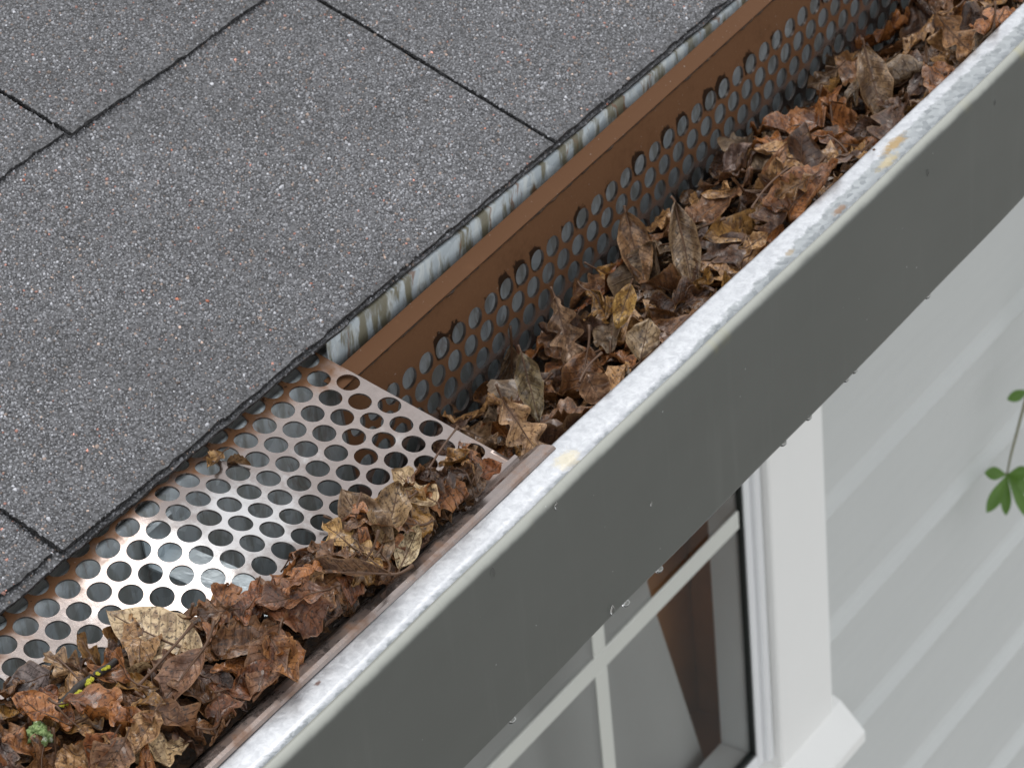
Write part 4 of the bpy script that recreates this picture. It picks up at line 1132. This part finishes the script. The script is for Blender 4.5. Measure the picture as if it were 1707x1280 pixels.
for i in range(70):
    th_, ph = g.uniform(0, 2*np.pi), g.uniform(0.0, 1.4); d = np.array([math.cos(th_)*math.sin(ph), math.sin(th_)*math.sin(ph), math.cos(ph)])
    b0 = LB; rad = g.uniform(1.8, 6.3)
    c_ = b0 + d*rad; a_ = np.cross(d, g.normal(size=3)); a_ /= np.linalg.norm(a_); b_ = np.cross(d, a_)
    V = [tuple(b0 + d*rad*.3)]; nn = 9
    for k_ in range(nn):
        t_ = 2*math.pi*k_/nn; rr = g.uniform(.9, 2.1); V.append(tuple(c_ + a_*rr*math.cos(t_) + b_*rr*math.sin(t_) + d*g.normal(0, .5)))
    V.append(tuple(c_ + d*g.uniform(-.2, .5)))
    F = [(nn+1, 1+k_, 1+(k_+1) % nn) for k_ in range(nn)] + [(0, 1+(k_+1) % nn, 1+k_) for k_ in range(nn)]
    mk('lobe', V, F, M['green_lichen'], lc, smooth=True)

# loose stalks lying on the heaps
for (p0, p1, r_, lab) in (((-37.0, -86.0, 2.5), (-4.0, -77.0, 2.0), 0.55, "thin brown stalk poking over the guard holes at the cut end"),
                          ((62.0, -93.0, -14.0), (84.0, -90.0, -10.0), 0.6, 'reddish stalk lying by the gutter lip past the light oak leaf'),
                          ((252.0, -84.0, -12.0), (213.0, -88.0, -10.0), 0.6, 'thin pale stalk across the leaves by the lip before its stains'),
                          ((-206.0, -73.0, 4.0), (-166.0, -67.0, 6.0), 0.7, 'long bent stalk lying down the left heap below the cream leaf')):
    p0, p1 = np.array(p0), np.array(p1); Hh = H_G if p0[0] < 5 else H_T
    pts = []
    for a in np.linspace(0, 1, 8):
        q = p0 + (p1 - p0)*a + np.array([0, 1.5*math.sin(a*3.1), 1.2*math.sin(a*2.6)])
        q[2] = max(q[2], float(hf(Hh, np.array(q[0]), np.array(q[1]))) + 0.6); pts.append(q)
    zz = np.array([q[2] for q in pts]); fit = np.polyval(np.polyfit(np.arange(8), zz, 2), np.arange(8)); fit += max(0, (zz - fit).max()*0.5)
    V, F = tube([(q[0], q[1], z_) for q, z_ in zip(pts, fit)], [r_*(1.25 if i in (0, 7) else 1 - 0.04*i) for i in range(8)], 6)
    mk('twig', V, F, M['stalk'], smooth=True, origin=tuple(pts[3]), label=lab, cat='twig', group='loose stalks in the leaf heaps')

# ------------------------------------------------------------------ water drops on the gutter face
def drop(x, z, r, hang, label):
    V, F = [], []; g = np.random.default_rng(int(abs(x*7 + z)))
    nl, ns_ = 7, 10
    for j in range(nl+1):
        ph = math.pi*j/nl; s = math.sin(ph); c_ = math.cos(ph)
        for k_ in range(ns_):
            t_ = 2*math.pi*k_/ns_
            if hang: V.append((x + r*1.25*s*math.cos(t_), -124.5 + r*.9*s*math.sin(t_), z + r*.75*c_))
            else:
                w_ = (1.0 if c_ < 0 else (1 - .55*c_)); V.append((x + r*.62*s*w_*math.cos(t_), -127.3 + r*.42*s*w_*math.sin(t_), z + r*1.25*c_))
    for j in range(nl):
        for k_ in range(ns_): F.append((j*ns_+k_, (j+1)*ns_+k_, (j+1)*ns_+(k_+1) % ns_, j*ns_+(k_+1) % ns_))
    mk('water_drop', V, F, M['water'], smooth=True, origin=(x, -126, z), label=label, cat='water drop', group='water drops on the gutter')
for x, lab in ((311, 'farthest water bead hanging under the gutter before plain siding'), (239, 'water bead hanging under the gutter where it crosses the siding, upper of a close pair'),
               (231, 'water bead hanging under the gutter where it crosses the siding, lower of a close pair'), (196, "water bead hanging under the gutter at the window casing's outer edge"),
               (173, 'water bead hanging under the gutter in front of the white casing'), (66, 'water bead hanging under the gutter before the dark pane'),
               (39, 'water bead hanging under the gutter between the dark and grey panes'), (-49, 'nearest water bead hanging under the gutter, lowest in the photo')):
    drop(x, -103.4, 1.9, True, lab)
for x, z, r, lab in ((25, -96, 2.3, 'water drop running down the gutter face just above its lower edge'), (-54, -20, 2.0, 'water drop on the gutter face close under the lip, left one'),
                     (308, -30, 1.7, 'water drop on the gutter face far up by the stained lip'), (376, -27, 1.6, 'water drop on the gutter face nearest the right edge of the photo'),
                     (-8, -17, 1.6, 'water drop on the gutter face under the yellow lip stain'), (60, -62, 1.1, 'tiny water drop in the middle of the gutter face')):
    drop(x, z, r, False, lab)

# ------------------------------------------------------------------ green sprig by the wall
sp = thing('green_sprig', (1400, 378, -1000), 'green leafy sprig hanging before the siding at right edge', 'sprig')
node = np.array([1354., 372., -1078.])
V, F = tube([(1470, 360, -900), (1420, 366, -955), (1385, 370, -1015), (1362, 372, -1060), tuple(node)], [2.0, 1.7, 1.4, 1.1, .9], 6); mk('stem', V, F, M['stem'], sp, smooth=True)
def gleaf(base, tip, W, nrm, seed):
    g = np.random.default_rng(seed); b, t = np.array(base, float), np.array(tip, float); L = np.linalg.norm(t-b)
    tt = np.linspace(0, 1, 13); s = np.linspace(-1, 1, 7); T, S = np.meshgrid(tt, s, indexing='ij')
    w = np.sin(np.pi*np.clip(T, 0, 1)**1.45)**.8*.50*W + .35*(1-T)
    P = np.stack([(T-.0)*L, S*w, .25*np.abs(S*w) + 2.5*np.sin(T*2.6)], -1)
    Q = P @ frame(nrm, t-b) + b
    mk('leaf', Q.reshape(-1, 3), grid_faces(12, 6), M['green'], sp, smooth=True)
tc = TOCAM
R0, R1 = np.array(CAM_R[0]), -np.array(CAM_R[1])          # picture right / up, used only to aim the leaflets
for (dx, dy, L, W, tilt, sd) in ((-1, .06, 20, 12.5, .15, 1), (-.52, -.85, 38, 13, .2, 2), (-.03, -1, 35, 10, -.2, 3), (.42, -.9, 42, 12, .25, 4), (.95, .15, 20, 13, -.1, 5), (.8, -.55, 30, 12, .3, 6)):
    d = R0*dx + R1*dy; d /= np.linalg.norm(d)
    gleaf(node, node + d*L*1.12, W, tc + R0*tilt + R1*tilt*.6, sd)
for (bx_, by_, bz_, dx, dy, L) in ((1392, 369, -1003, -.92, -.36, 24), (1400, 368, -990, .8, -.4, 26), (1430, 365, -945, -.8, .3, 24), (1440, 364, -935, .9, .2, 26)):
    d = R0*dx + R1*dy; d /= np.linalg.norm(d); b = np.array([bx_, by_, bz_], float)
    gleaf(b, b + d*L, 10.5, tc + R0*.2, int(bx_))
